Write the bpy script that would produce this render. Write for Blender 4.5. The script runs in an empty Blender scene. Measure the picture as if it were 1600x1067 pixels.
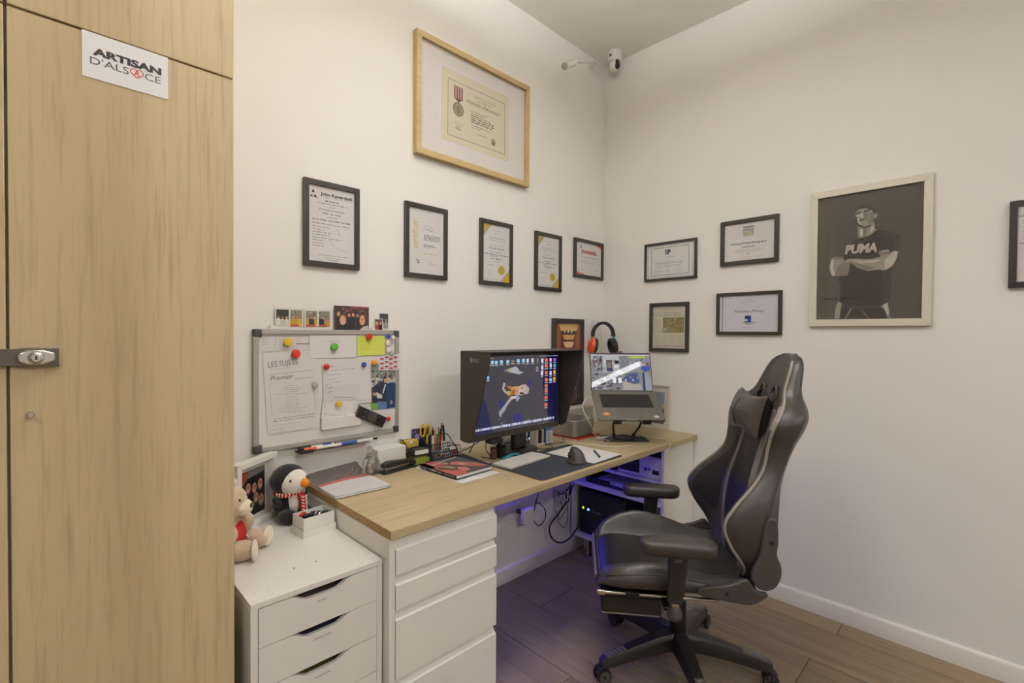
import bpy, bmesh, math, random
from mathutils import Vector as V, Matrix as M
SC = bpy.context.scene
COL = SC.collection
R = math.radians
# ---------------------------------------------------------------- camera
CP = V((-2.7533, -1.9202, 1.3738)); YAW, PIT, ROL, FPX = .7957, -.0154, .0069, 755.07
_fw = V((math.cos(YAW)*math.cos(PIT), math.sin(YAW)*math.cos(PIT), math.sin(PIT)))
_r = V((math.sin(YAW), -math.cos(YAW), 0)); _u = _r.cross(_fw)
_r2 = _r*math.cos(ROL)+_u*math.sin(ROL); _u2 = -_r*math.sin(ROL)+_u*math.cos(ROL)
cd = bpy.data.cameras.new('camera'); cam = bpy.data.objects.new('camera', cd); COL.objects.link(cam)
cd.sensor_fit = 'HORIZONTAL'; cd.sensor_width = 36; cd.lens = FPX/1600*36; cd.clip_start = .02
mw = M((_r2, _u2, -_fw)).transposed().to_4x4(); mw.translation = CP; cam.matrix_world = mw
SC.camera = cam
def on(px, py, ax, val):
    """the point of the plane ax = val that the photograph shows at a pixel"""
    d = _fw*FPX + _r2*(px-800) - _u2*(py-533.5); i = 'xyz'.index(ax)
    return CP + d*((val-CP[i])/d[i])
# ---------------------------------------------------------------- world, exposure, light
wd = bpy.data.worlds.new('world'); SC.world = wd; wd.use_nodes = True
wd.node_tree.nodes['Background'].inputs[0].default_value = (.75, .8, .9, 1); wd.node_tree.nodes['Background'].inputs[1].default_value = .3
vs = SC.view_settings; vs.view_transform = 'Standard'; vs.look = 'None'; vs.gamma = 1; vs.use_curve_mapping = False; vs.exposure = 0.0
FILL_DOWN, FILL_UP, LAMP_B, LAMP_FILL = 15.0, 67.0, 13.0, 57.0     # added hung fill lamp (lower and upper diffuser), back ceiling lamp, added ceiling fill
LED_W = 48.0           # blue strip under the desk
ROOM_X, ROOM_Y, ROOM_Z = -7.2, -6.4, 3.185
# ---------------------------------------------------------------- materials
def lin(c):
    if isinstance(c, str): c = tuple(int(c[i:i+2], 16) for i in (0, 2, 4))
    return tuple(((x/255)/12.92 if x <= 10 else ((x/255+.055)/1.055)**2.4) for x in c[:3])
MATS = {}
def pm(name, col, rough=.5, metal=0., spec=.5, noise=0, nscale=30., bump=0, bscale=200., coat=0., alpha=None, trans=0., sheen=0., col2=None):
    if name in MATS: return MATS[name]
    m = bpy.data.materials.new(name); m.use_nodes = True; nt = m.node_tree; b = nt.nodes['Principled BSDF']
    c = lin(col); b.inputs['Base Color'].default_value = (*c, 1); b.inputs['Roughness'].default_value = rough
    b.inputs['Metallic'].default_value = metal; b.inputs['Specular IOR Level'].default_value = spec
    b.inputs['Coat Weight'].default_value = coat; b.inputs['Transmission Weight'].default_value = trans
    b.inputs['Sheen Weight'].default_value = sheen
    tc = nt.nodes.new('ShaderNodeTexCoord')
    n = nt.nodes.new('ShaderNodeTexNoise'); n.inputs['Scale'].default_value = nscale; n.inputs['Detail'].default_value = 4
    nt.links.new(tc.outputs['Object'], n.inputs['Vector'])
    rp = nt.nodes.new('ShaderNodeMix'); rp.data_type = 'RGBA'
    k = noise if noise else .02
    d2 = lin(col2) if col2 else tuple(min(1, x*(1+k)) for x in c)
    rp.inputs['A'].default_value = (*(c if col2 else tuple(x*(1-k) for x in c)), 1); rp.inputs['B'].default_value = (*d2, 1)
    nt.links.new(n.outputs['Fac'], rp.inputs['Factor']); nt.links.new(rp.outputs['Result'], b.inputs['Base Color'])
    if bump:
        n2 = nt.nodes.new('ShaderNodeTexNoise'); n2.inputs['Scale'].default_value = bscale; n2.inputs['Detail'].default_value = 3
        nt.links.new(tc.outputs['Object'], n2.inputs['Vector'])
        bp = nt.nodes.new('ShaderNodeBump'); bp.inputs['Strength'].default_value = bump; bp.inputs['Distance'].default_value = .002
        nt.links.new(n2.outputs['Fac'], bp.inputs['Height']); nt.links.new(bp.outputs['Normal'], b.inputs['Normal'])
    MATS[name] = m; return m
def wood(name, c1, c2, c3, along='z', rough=.5, fine=90., coarse=9., spec=.3, rand=0.):
    m = bpy.data.materials.new(name); m.use_nodes = True; nt = m.node_tree; b = nt.nodes['Principled BSDF']; L = nt.links.new
    b.inputs['Roughness'].default_value = rough; b.inputs['Specular IOR Level'].default_value = spec
    tc = nt.nodes.new('ShaderNodeTexCoord'); mp = nt.nodes.new('ShaderNodeMapping')
    s = [1, 1, 1]; s['xyz'.index(along)] = .05; mp.inputs['Scale'].default_value = s
    L(tc.outputs['Object'], mp.inputs['Vector'])
    if rand:
        oi = nt.nodes.new('ShaderNodeObjectInfo'); mu = nt.nodes.new('ShaderNodeVectorMath'); mu.operation = 'ADD'
        cx = nt.nodes.new('ShaderNodeCombineXYZ'); ml = nt.nodes.new('ShaderNodeMath'); ml.operation = 'MULTIPLY'; ml.inputs[1].default_value = 40
        L(oi.outputs['Random'], ml.inputs[0]); [L(ml.outputs[0], cx.inputs[i]) for i in range(3)]
        L(tc.outputs['Object'], mu.inputs[0]); L(cx.outputs[0], mu.inputs[1]); L(mu.outputs[0], mp.inputs['Vector'])
    n1 = nt.nodes.new('ShaderNodeTexNoise'); n1.inputs['Scale'].default_value = fine; n1.inputs['Detail'].default_value = 6; n1.inputs['Roughness'].default_value = .65
    n2 = nt.nodes.new('ShaderNodeTexNoise'); n2.inputs['Scale'].default_value = coarse; n2.inputs['Detail'].default_value = 3; n2.inputs['Distortion'].default_value = .6
    L(mp.outputs[0], n1.inputs['Vector']); L(mp.outputs[0], n2.inputs['Vector'])
    m1 = nt.nodes.new('ShaderNodeMix'); m1.data_type = 'RGBA'; m1.inputs['A'].default_value = (*lin(c1), 1); m1.inputs['B'].default_value = (*lin(c2), 1)
    r1 = nt.nodes.new('ShaderNodeMapRange'); r1.inputs['From Min'].default_value = .35; r1.inputs['From Max'].default_value = .65
    L(n2.outputs['Fac'], r1.inputs[0]); L(r1.outputs[0], m1.inputs['Factor'])
    m2 = nt.nodes.new('ShaderNodeMix'); m2.data_type = 'RGBA'; m2.inputs['B'].default_value = (*lin(c3), 1)
    r2 = nt.nodes.new('ShaderNodeMapRange'); r2.inputs['From Min'].default_value = .5; r2.inputs['From Max'].default_value = .75; r2.inputs['To Max'].default_value = .75
    L(n1.outputs['Fac'], r2.inputs[0]); L(r2.outputs[0], m2.inputs['Factor']); L(m1.outputs['Result'], m2.inputs['A'])
    out = m2.outputs['Result']
    if rand:
        hs = nt.nodes.new('ShaderNodeHueSaturation'); mr = nt.nodes.new('ShaderNodeMapRange'); mr.inputs['To Min'].default_value = 1-rand; mr.inputs['To Max'].default_value = 1+rand
        L(oi.outputs['Random'], mr.inputs[0]); L(mr.outputs[0], hs.inputs['Value']); L(out, hs.inputs['Color']); out = hs.outputs[0]
    L(out, b.inputs['Base Color'])
    bp = nt.nodes.new('ShaderNodeBump'); bp.inputs['Strength'].default_value = .12; bp.inputs['Distance'].default_value = .001
    L(n1.outputs['Fac'], bp.inputs['Height']); L(bp.outputs['Normal'], b.inputs['Normal'])
    MATS[name] = m; return m
def attr_mat(name, emit=0, rough=.45, spec=.4):
    m = bpy.data.materials.new(name); m.use_nodes = True; nt = m.node_tree; b = nt.nodes['Principled BSDF']
    a = nt.nodes.new('ShaderNodeVertexColor'); a.layer_name = 'Col'
    b.inputs['Roughness'].default_value = rough; b.inputs['Specular IOR Level'].default_value = spec
    if emit:
        b.inputs['Base Color'].default_value = (.01, .01, .012, 1)
        nt.links.new(a.outputs['Color'], b.inputs['Emission Color']); b.inputs['Emission Strength'].default_value = emit
    else: nt.links.new(a.outputs['Color'], b.inputs['Base Color'])
    MATS[name] = m; return m
def glass_mat(name, gloss=.06, tint=(1, 1, 1)):
    m = bpy.data.materials.new(name); m.use_nodes = True; nt = m.node_tree
    for n in list(nt.nodes): nt.nodes.remove(n)
    o = nt.nodes.new('ShaderNodeOutputMaterial'); t = nt.nodes.new('ShaderNodeBsdfTransparent'); t.inputs[0].default_value = (*tint, 1)
    g = nt.nodes.new('ShaderNodeBsdfGlossy'); g.inputs['Roughness'].default_value = .0
    lw = nt.nodes.new('ShaderNodeLayerWeight'); lw.inputs[0].default_value = .5; pw = nt.nodes.new('ShaderNodeMath'); pw.operation = 'POWER'; pw.inputs[1].default_value = 5
    f = nt.nodes.new('ShaderNodeMath'); f.operation = 'MULTIPLY_ADD'; f.inputs[1].default_value = .6; f.inputs[2].default_value = .022; mx = nt.nodes.new('ShaderNodeMixShader')
    nt.links.new(lw.outputs['Facing'], pw.inputs[0]); nt.links.new(pw.outputs[0], f.inputs[0]); nt.links.new(f.outputs[0], mx.inputs[0]); nt.links.new(t.outputs[0], mx.inputs[1]); nt.links.new(g.outputs[0], mx.inputs[2]); nt.links.new(mx.outputs[0], o.inputs[0])
    MATS[name] = m; return m
def emit_mat(name, col, s):
    m = bpy.data.materials.new(name); m.use_nodes = True; b = m.node_tree.nodes['Principled BSDF']
    b.inputs['Base Color'].default_value = (*lin(col), 1); b.inputs['Emission Color'].default_value = (*lin(col), 1); b.inputs['Emission Strength'].default_value = s
    MATS[name] = m; return m
WALLC = (237, 233, 226)
pm('wall', WALLC, .7, noise=.012, nscale=2, bump=.05, bscale=350, spec=.2)
pm('ceiling', (236, 232, 224), .8, noise=.01, nscale=2)
pm('white_lam', (222, 217, 208), .32, noise=.01, nscale=3)
pm('white_matte', (226, 222, 213), .5, noise=.01, nscale=3)
pm('white_paint', (228, 222, 213), .4, noise=.01)
pm('paper', (222, 218, 214), .7, noise=.01, spec=.2)
pm('black_frame', (52, 46, 40), .4, noise=.06, nscale=60)
pm('black', (22, 21, 21), .4, noise=.05)
pm('black_plastic', (36, 34, 33), .38, noise=.05, bump=.1, bscale=900)
pm('black_matte', (30, 29, 29), .65, noise=.05)
pm('grey_plastic', (88, 84, 78), .45, noise=.05)
pm('dark_grey', (66, 63, 59), .5, noise=.05)
pm('chrome', (200, 195, 188), .22, metal=1)
pm('alu', (168, 164, 158), .38, metal=.9, noise=.03)
pm('space_grey', (128, 123, 116), .4, metal=.75, noise=.03)
pm('steel', (150, 142, 134), .33, metal=1, noise=.05)
pm('leather', (61, 57, 52), .36, noise=.08, nscale=25, bump=.22, bscale=420, spec=.55)
pm('leather_dark', (36, 34, 32), .40, noise=.08, nscale=25, bump=.22, bscale=420, spec=.5)
pm('leather_grey', (132, 126, 116), .42, noise=.06, nscale=25, bump=.2, bscale=420)
pm('leather_soft', (70, 66, 60), .34, noise=.1, nscale=25, bump=.22, bscale=420, spec=.6)
pm('piping', (140, 133, 122), .4, noise=.05)
pm('red', (196, 44, 30), .35); pm('yellow', (214, 180, 40), .4); pm('green', (86, 160, 50), .4); pm('blue', (40, 74, 150), .4)
pm('orange', (226, 88, 46), .4); pm('orange_y', (228, 152, 50), .4); pm('teal', (70, 160, 178), .4); pm('magnet_grey', (170, 165, 158), .45)
pm('lime', (206, 214, 84), .7, spec=.2)
pm('mat_navy', (58, 62, 70), .75, noise=.06, bump=.2, bscale=1500, spec=.2)
pm('orange_edge', (190, 140, 60), .7)
pm('plush_beige', (196, 174, 146), .95, noise=.22, nscale=70, bump=1, bscale=160, sheen=.4, spec=.1)
pm('plush_cream', (226, 214, 192), .95, noise=.1, nscale=70, bump=.8, bscale=180, sheen=.4, spec=.1)
pm('plush_black', (40, 38, 38), .95, noise=.12, nscale=70, bump=.8, bscale=180, sheen=.3, spec=.1)
pm('plush_white', (232, 226, 214), .95, noise=.05, nscale=70, bump=.8, bscale=180, sheen=.3, spec=.1)
pm('plush_orange', (228, 134, 40), .9, noise=.08, nscale=70, bump=.6, bscale=180, spec=.1)
pm('vest_red', (190, 50, 48), .85, noise=.06, nscale=90, bump=.6, bscale=300, spec=.1)
pm('acrylic', (235, 232, 226), .08, trans=.92)
pm('mesh_black', (26, 25, 25), .5)
pm('dirt', (60, 50, 40), .8)
wood('oak_v', (196, 177, 138), (182, 162, 124), (155, 135, 98), 'z', .5, 70, 6)
wood('oak_desk', (187, 170, 135), (175, 157, 121), (151, 133, 99), 'x', .45, 60, 7)
wood('oak_frame', (190, 168, 122), (178, 154, 110), (160, 136, 92), 'x', .5, 60, 8)
wood('floor_plank', (150, 131, 106), (130, 112, 90), (104, 88, 70), 'y', .42, 45, 7, rand=.13)
def particle():
    m = bpy.data.materials.new('particleboard'); m.use_nodes = True; nt = m.node_tree; b = nt.nodes['Principled BSDF']; b.inputs['Roughness'].default_value = .9
    tc = nt.nodes.new('ShaderNodeTexCoord'); v = nt.nodes.new('ShaderNodeTexVoronoi'); v.inputs['Scale'].default_value = 420
    r = nt.nodes.new('ShaderNodeValToRGB'); e = r.color_ramp
    for p, c in ((0, (104, 78, 48)), (.35, (150, 120, 80)), (.7, (182, 152, 108)), (1, (206, 180, 136))):
        el = e.elements[0] if p == 0 else (e.elements[-1] if p == 1 else e.elements.new(p)); el.position = p; el.color = (*lin(c), 1)
    nt.links.new(tc.outputs['Object'], v.inputs['Vector']); nt.links.new(v.outputs['Color'], r.inputs[0]); nt.links.new(r.outputs[0], b.inputs['Base Color']); MATS['particle'] = m
particle()
attr_mat('print', 0, .55, .3); attr_mat('print_gloss', 0, .3, .5); attr_mat('screen', .9, .02, .6); attr_mat('screen_matte', .9, .3, .4)
glass_mat('glass'); emit_mat('fill_down', (250, 249, 250), FILL_DOWN); emit_mat('fill_up', (250, 249, 250), FILL_UP); emit_mat('lamp_back', (250, 249, 250), LAMP_B); emit_mat('lamp_fill', (250, 249, 250), LAMP_FILL); emit_mat('led_blue', (60, 50, 255), LED_W)
emit_mat('led_dot', (90, 150, 255), 6); emit_mat('led_green', (190, 220, 30), 2.5)
# ---------------------------------------------------------------- mesh helpers
class MB:
    def __init__(s): s.v = []; s.f = []; s.c = []
    def add(s, vs, fs, col=None):
        o = len(s.v); s.v += [tuple(x) for x in vs]; s.f += [tuple(i+o for i in f) for f in fs]; s.c += [col]*len(fs); return s
    def box(s, x0, x1, y0, y1, z0, z1, col=None):
        return s.add([(x0,y0,z0),(x1,y0,z0),(x1,y1,z0),(x0,y1,z0),(x0,y0,z1),(x1,y0,z1),(x1,y1,z1),(x0,y1,z1)],
                     [(0,3,2,1),(4,5,6,7),(0,1,5,4),(1,2,6,5),(2,3,7,6),(3,0,4,7)], col)
    def prism(s, pts, a, b, plane='xy'):
        """polygon pts extruded from a to b along the axis the plane lacks"""
        def p3(p, t): return {'xy': (p[0], p[1], t), 'xz': (p[0], t, p[1]), 'yz': (t, p[0], p[1])}[plane]
        n = len(pts); vs = [p3(p, a) for p in pts]+[p3(p, b) for p in pts]
        return s.add(vs, [tuple(range(n))[::-1], tuple(range(n, 2*n))]+[(i, (i+1) % n, n+(i+1) % n, n+i) for i in range(n)])
    def cyl(s, p0, p1, r0, r1=None, n=16, caps=True):
        p0, p1 = V(p0), V(p1); r1 = r0 if r1 is None else r1; d = (p1-p0).normalized()
        a = d.orthogonal().normalized(); b = d.cross(a); vs = []
        for p, r in ((p0, r0), (p1, r1)): vs += [p+(a*math.cos(2*math.pi*i/n)+b*math.sin(2*math.pi*i/n))*r for i in range(n)]
        fs = [(i, (i+1) % n, n+(i+1) % n, n+i) for i in range(n)]
        if caps: fs += [tuple(range(n))[::-1], tuple(range(n, 2*n))]
        return s.add(vs, fs)
    def tube(s, pts, r, n=8, sub=6, closed=False):
        P = spline([V(p) for p in pts], sub, closed); m = len(P); vs = []; a = None
        for i in range(m):
            d = (P[(i+1) % m] if closed else P[min(i+1, m-1)])-(P[i-1] if (closed or i) else P[0])
            if d.length < 1e-9: d = V((0, 0, 1))
            d.normalize(); a = (d.orthogonal() if a is None else a-d*a.dot(d)).normalized(); b = d.cross(a)
            rr = r[min(len(r)-1, int(i/(m-1)*(len(r)-1)+.5))] if isinstance(r, (list, tuple)) else r
            vs += [P[i]+(a*math.cos(2*math.pi*k/n)+b*math.sin(2*math.pi*k/n))*rr for k in range(n)]
        fs = [(i*n+k, i*n+(k+1) % n, ((i+1) % m)*n+(k+1) % n, ((i+1) % m)*n+k) for i in range(m if closed else m-1) for k in range(n)]
        if not closed: fs += [tuple(range(n))[::-1], tuple(range((m-1)*n, m*n))]
        return s.add(vs, fs)
    def lathe(s, prof, n=24, c=(0, 0, 0), mtx=None):
        vs = []; m = len(prof)
        for r, z in prof: vs += [V((max(r, 1e-5)*math.cos(2*math.pi*i/n), max(r, 1e-5)*math.sin(2*math.pi*i/n), z)) for i in range(n)]
        if mtx: vs = [mtx @ v for v in vs]
        vs = [v+V(c) for v in vs]
        return s.add(vs, [(j*n+i, j*n+(i+1) % n, (j+1)*n+(i+1) % n, (j+1)*n+i) for j in range(m-1) for i in range(n)]+[tuple(range(n))[::-1], tuple(range((m-1)*n, m*n))])
    def ell(s, c, r, nu=20, nv=12, rot=None, pw=1.):
        c = V(c); vs = []
        for j in range(nv+1):
            t = math.pi*j/nv-math.pi/2
            for i in range(nu):
                a = 2*math.pi*i/nu; ct = max(math.cos(t), 1e-4); q = lambda x: math.copysign(abs(x)**pw, x)
                p = V((r[0]*q(ct)*q(math.cos(a)), r[1]*q(ct)*q(math.sin(a)), r[2]*q(math.sin(t))))
                vs.append(c+(rot @ p if rot else p))
        return s.add(vs, [(j*nu+i, j*nu+(i+1) % nu, (j+1)*nu+(i+1) % nu, (j+1)*nu+i) for j in range(nv) for i in range(nu)])
    def grid(s, rows, closed=False, flip=False):
        n = len(rows[0]); vs = [p for r in rows for p in r]; fs = []
        for j in range(len(rows)-1):
            for i in range(n if closed else n-1):
                f = (j*n+i, j*n+(i+1) % n, (j+1)*n+(i+1) % n, (j+1)*n+i); fs.append(f[::-1] if flip else f)
        return s.add(vs, fs)
    def xf(s, mtx): s.v = [tuple(mtx @ V(p)) for p in s.v]; return s
    def build(s, name, mat, parent=None, smooth=None, bevel=0, seg=2, subsurf=0, solid=0, loc=None, rot=None, fix=True):
        me = bpy.data.meshes.new(name); me.from_pydata(s.v, [], s.f)
        if any(c is not None for c in s.c):
            at = me.color_attributes.new('Col', 'FLOAT_COLOR', 'CORNER'); k = 0; buf = []
            for f, c in zip(s.f, s.c): buf += list((*lin(c), 1))*len(f)
            at.data.foreach_set('color', buf)
        me.validate()
        if fix:
            bm = bmesh.new(); bm.from_mesh(me); bmesh.ops.remove_doubles(bm, verts=bm.verts, dist=1e-7) if smooth else None
            bmesh.ops.recalc_face_normals(bm, faces=bm.faces); bm.to_mesh(me); bm.free()
        o = bpy.data.objects.new(name, me); COL.objects.link(o); me.materials.append(MATS[mat] if isinstance(mat, str) else mat)
        if smooth:
            me.polygons.foreach_set('use_smooth', [True]*len(me.polygons)); me.set_sharp_from_angle(angle=R(smooth if smooth is not True else 40))
        if bevel:
            b = o.modifiers.new('bevel', 'BEVEL'); b.width = bevel; b.segments = seg; b.limit_method = 'ANGLE'; b.angle_limit = R(35)
            me.polygons.foreach_set('use_smooth', [True]*len(me.polygons)); me.set_sharp_from_angle(angle=R(60)) if not smooth else None
        if solid: q = o.modifiers.new('solid', 'SOLIDIFY'); q.thickness = solid; q.offset = 0
        if subsurf: q = o.modifiers.new('sub', 'SUBSURF'); q.levels = q.render_levels = subsurf
        if parent: o.parent = parent
        if loc is not None: o.location = loc
        if rot is not None: o.rotation_euler = rot
        return o
def spline(P, sub, closed=False):
    if len(P) < 3: return P
    n = len(P); out = []
    for i in range(n if closed else n-1):
        g = (lambda k: P[k % n]) if closed else (lambda k: P[min(max(k, 0), n-1)])
        p0, p1, p2, p3 = g(i-1), g(i), g(i+1), g(i+2)
        for k in range(sub):
            t = k/sub
            out.append(.5*((2*p1)+(p2-p0)*t+(2*p0-5*p1+4*p2-p3)*t*t+(3*p1-p0-3*p2+p3)*t**3))
    if not closed: out.append(P[-1])
    return out
def interp(tab, x, c):
    """smooth interpolation of column c of a table sorted by its first column"""
    xs = [t[0] for t in tab]; n = len(tab); x = min(max(x, xs[0]), xs[-1])
    i = max(0, min(n-2, next((k for k in range(n-1) if x <= xs[k+1]), n-2)))
    def sl(k): a, b = max(k-1, 0), min(k+1, n-1); return (tab[b][c]-tab[a][c])/(xs[b]-xs[a])
    h = xs[i+1]-xs[i]; t = (x-xs[i])/h; p, q = tab[i][c], tab[i+1][c]
    return (2*t**3-3*t*t+1)*p+(t**3-2*t*t+t)*h*sl(i)+(3*t*t-2*t**3)*q+(t**3-t*t)*h*sl(i+1)
def tag(o, label=None, cat=None, group=None, kind=None):
    if label: o['label'] = label
    if cat: o['category'] = cat
    if group: o['group'] = group
    if kind: o['kind'] = kind
    return o
def thing(name, label, cat, loc=(0, 0, 0), rot=(0, 0, 0), group=None):
    o = bpy.data.objects.new(name, None); COL.objects.link(o); o.empty_display_size = .05
    o.location = loc; o.rotation_euler = rot if isinstance(rot, (tuple, list)) else (0, 0, rot); return tag(o, label, cat, group)
def rbox(x0, x1, y0, y1, r, n=5):
    """rounded rectangle outline"""
    pts = []
    for cx, cy, a in ((x1-r, y1-r, 0), (x0+r, y1-r, 90), (x0+r, y0+r, 180), (x1-r, y0+r, 270)):
        pts += [(cx+r*math.cos(R(a+90*k/n)), cy+r*math.sin(R(a+90*k/n))) for k in range(n+1)]
    return pts
_tx = {}
def text_mesh(s, bold=0., shear=0.):
    key = (s, bold, shear)
    if key not in _tx:
        c = bpy.data.curves.new('t', 'FONT'); c.body = s; c.size = 1; c.offset = bold; c.shear = shear; c.resolution_u = 3
        o = bpy.data.objects.new('t', c); COL.objects.link(o); dg = bpy.context.evaluated_depsgraph_get()
        me = bpy.data.meshes.new_from_object(o.evaluated_get(dg))
        _tx[key] = ([v.co.copy() for v in me.vertices], [tuple(p.vertices) for p in me.polygons])
        bpy.data.objects.remove(o); bpy.data.curves.remove(c); bpy.data.meshes.remove(me)
    return _tx[key]
class PR(MB):
    """flat print: coloured shapes in layers on a sheet, in a local plane (u right, v up, w out)"""
    EPS = .00012
    def __init__(s, w0=0., rnd=1): super().__init__(); s.w0 = w0; s.rnd = random.Random(rnd)
    def z(s, l): return s.w0+l*s.EPS
    def rect(s, u0, u1, v0, v1, col, l=1): return s.add([(u0,v0,s.z(l)),(u1,v0,s.z(l)),(u1,v1,s.z(l)),(u0,v1,s.z(l))], [(0,1,2,3)], col)
    def poly(s, pts, col, l=1):
        a = sum(pts[i][0]*pts[(i+1) % len(pts)][1]-pts[(i+1) % len(pts)][0]*pts[i][1] for i in range(len(pts)))
        if a < 0: pts = pts[::-1]
        return s.add([(p[0], p[1], s.z(l)) for p in pts], [tuple(range(len(pts)))], col)
    def disc(s, u, v, ru, rv, col, l=1, n=14, a=0): 
        ca, sa = math.cos(a), math.sin(a)
        return s.poly([(u+ru*math.cos(2*math.pi*i/n)*ca-rv*math.sin(2*math.pi*i/n)*sa, v+ru*math.cos(2*math.pi*i/n)*sa+rv*math.sin(2*math.pi*i/n)*ca) for i in range(n)], col, l)
    def line(s, a, b, t, col, l=2):
        a, b = V((*a, 0)), V((*b, 0)); d = (b-a).normalized(); q = V((-d.y, d.x, 0))*t/2
        return s.poly([tuple((a+q)[:2]), tuple((a-q)[:2]), tuple((b-q)[:2]), tuple((b+q)[:2])], col, l)
    def border(s, u0, u1, v0, v1, t, col, l=2):
        s.rect(u0, u1, v0, v0+t, col, l); s.rect(u0, u1, v1-t, v1, col, l); s.rect(u0, u0+t, v0+t, v1-t, col, l); s.rect(u1-t, u1, v0+t, v1-t, col, l); return s
    def text(s, t, u, v, size, col, l=3, align='c', bold=0., shear=0., rot=0., width=None):
        vs, fs = text_mesh(t, bold, shear)
        if not vs: return s
        x0, x1 = min(p.x for p in vs), max(p.x for p in vs); k = size/.7; kx = k if width is None else width/(x1-x0)
        off = {'c': (x0+x1)/2, 'l': x0, 'r': x1}[align]; ca, sa = math.cos(rot), math.sin(rot); o = []
        for p in vs: X, Y = (p.x-off)*kx, p.y*k; o.append((u+X*ca-Y*sa, v+X*sa+Y*ca, s.z(l)))
        return s.add(o, fs, col)
    def words(s, u0, u1, v, h, col, l=2, fill=.8):
        """a line of print too small to read"""
        u = u0
        while u < u1-h:
            w = min(s.rnd.uniform(1.2, 4.5)*h, u1-u); s.rect(u, u+w*.9, v, v+h*s.rnd.uniform(.45, .7), col, l); u += w+h*(.5/fill-.2)
        return s
    def sheet(s, u0, u1, v0, v1, t, col):
        s.box(u0, u1, v0, v1, s.w0-t, s.w0, col); return s
    def people(s, u0, u1, v0, v1, n, bg, tops, skins=('d0a080','c08868','e0b898'), hairs=('2a1c14','4a3020','1c1614'), l=2, head=.16, base=.0):
        w, h = u1-u0, v1-v0; s.rect(u0, u1, v0, v1, bg[0], l); r = s.rnd
        for i in range(14):
            a, b = r.uniform(u0, u1-.2*w), r.uniform(v0+.35*h, v1-.15*h); s.rect(a, a+r.uniform(.06, .2)*w, b, b+r.uniform(.05, .15)*h, bg[1+i % (len(bg)-1)], l+1)
        for i in range(n):
            cx = u0+w*(i+.5)/n; hy = v0+h*(r.uniform(.5, .62)+base); hr = h*head*r.uniform(.85, 1.1); bw = min(w/n*.75, hr*1.9); k = l+2+(i % 2)*4
            bw = min(bw, cx-u0, u1-cx)
            s.poly([(cx-bw, v0), (cx+bw, v0), (cx+bw*.9, hy-hr*1.5), (cx+hr*.4, hy-hr*.9), (cx-hr*.4, hy-hr*.9), (cx-bw*.9, hy-hr*1.5)], tops[i % len(tops)], k)
            s.disc(cx, hy+hr*.22, hr*.86, hr*1.05, hairs[i % len(hairs)], k+1); s.disc(cx, hy, hr*.68, hr*.92, skins[i % len(skins)], k+2)
            s.rect(cx-hr*.4, cx-hr*.15, hy+.1*hr, hy+.2*hr, '3a2820', k+3); s.rect(cx+hr*.15, cx+hr*.4, hy+.1*hr, hy+.2*hr, '3a2820', k+3)
            s.rect(cx-hr*.25, cx+hr*.25, hy-.5*hr, hy-.38*hr, 'b06858', k+3)
        return s
WB = (R(90), 0, 0)              # plane on the desk wall: local x, y, z = right, up, out of the wall
WR = (R(90), 0, R(-90))         # plane on the right wall
# ================================================================ the room
def plane_struct(name, box, mat, parent=None, **k):
    o = MB().box(*box).build(name, mat, parent, **k)
    if not parent: o['kind'] = 'structure'
    return o
plane_struct('wall_back', (ROOM_X, .12, 0, .12, 0, ROOM_Z), 'wall')
plane_struct('wall_right', (0, .12, ROOM_Y, 0, 0, ROOM_Z), 'wall')
plane_struct('wall_left', (ROOM_X-.12, ROOM_X, ROOM_Y, 0, 0, ROOM_Z), 'wall')
plane_struct('wall_front', (ROOM_X-.12, .12, ROOM_Y-.12, ROOM_Y, 0, ROOM_Z), 'wall')
plane_struct('ceiling', (ROOM_X-.12, .12, ROOM_Y-.12, .12, ROOM_Z, ROOM_Z+.12), 'ceiling')
fl = plane_struct('floor', (ROOM_X-.12, .12, ROOM_Y-.12, .12, -.06, -.004), pm('floor_base', (58, 48, 40), .7))
tag(fl, 'brown wood-look plank floor')
rnd = random.Random(4)
PLK = {}
xs = [0, -.133]
while xs[-1] > ROOM_X: xs.append(xs[-1]-.275)
for i in range(len(xs)-1):
    x1, x0 = xs[i], max(xs[i+1], ROOM_X); y = {0: -1.397, 1: -.52, 2: -1.358, 3: -.30, 4: -1.05}.get(i, -rnd.uniform(.2, 1.5)); ys = [0.]
    if i in (0, 2): pass
    while y > ROOM_Y: ys.append(y); y -= 1.75
    ys.append(ROOM_Y)
    for a, b in zip(ys[:-1], ys[1:]):
        w, l = x1-x0, a-b; key = (round(w, 3), round(l, 3)); g = .0012
        if key in PLK:
            o = PLK[key].copy(); COL.objects.link(o)
        else:
            o = MB().box(-w/2+g, w/2-g, -l/2+g, l/2-g, -.008, 0).build('plank', 'floor_plank', None, bevel=.0012, seg=1); PLK[key] = o
        o.parent = fl; o.location = ((x0+x1)/2, (a+b)/2, 0)
SK = [(0, 0), (.014, 0), (.014, .072), (.010, .080), (.004, .084), (0, .084)]
tag(MB().prism([(-a, b) for a, b in SK], ROOM_Y, -.015, 'xz').build('baseboard_right', 'white_paint', smooth=50), kind='structure')
m = MB(); m.prism([(-a, b) for a, b in SK], ROOM_X, -.0, 'yz'); tag(m.build('baseboard_back', 'white_paint', smooth=50), kind='structure')
tag(MB().prism([(ROOM_X+a, b) for a, b in SK], ROOM_Y, 0, 'xz').build('baseboard_left', 'white_paint', smooth=50), kind='structure')
tag(MB().prism([(ROOM_Y+a, b) for a, b in SK], ROOM_X, 0, 'yz').build('baseboard_front', 'white_paint', smooth=50), kind='structure')
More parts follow.
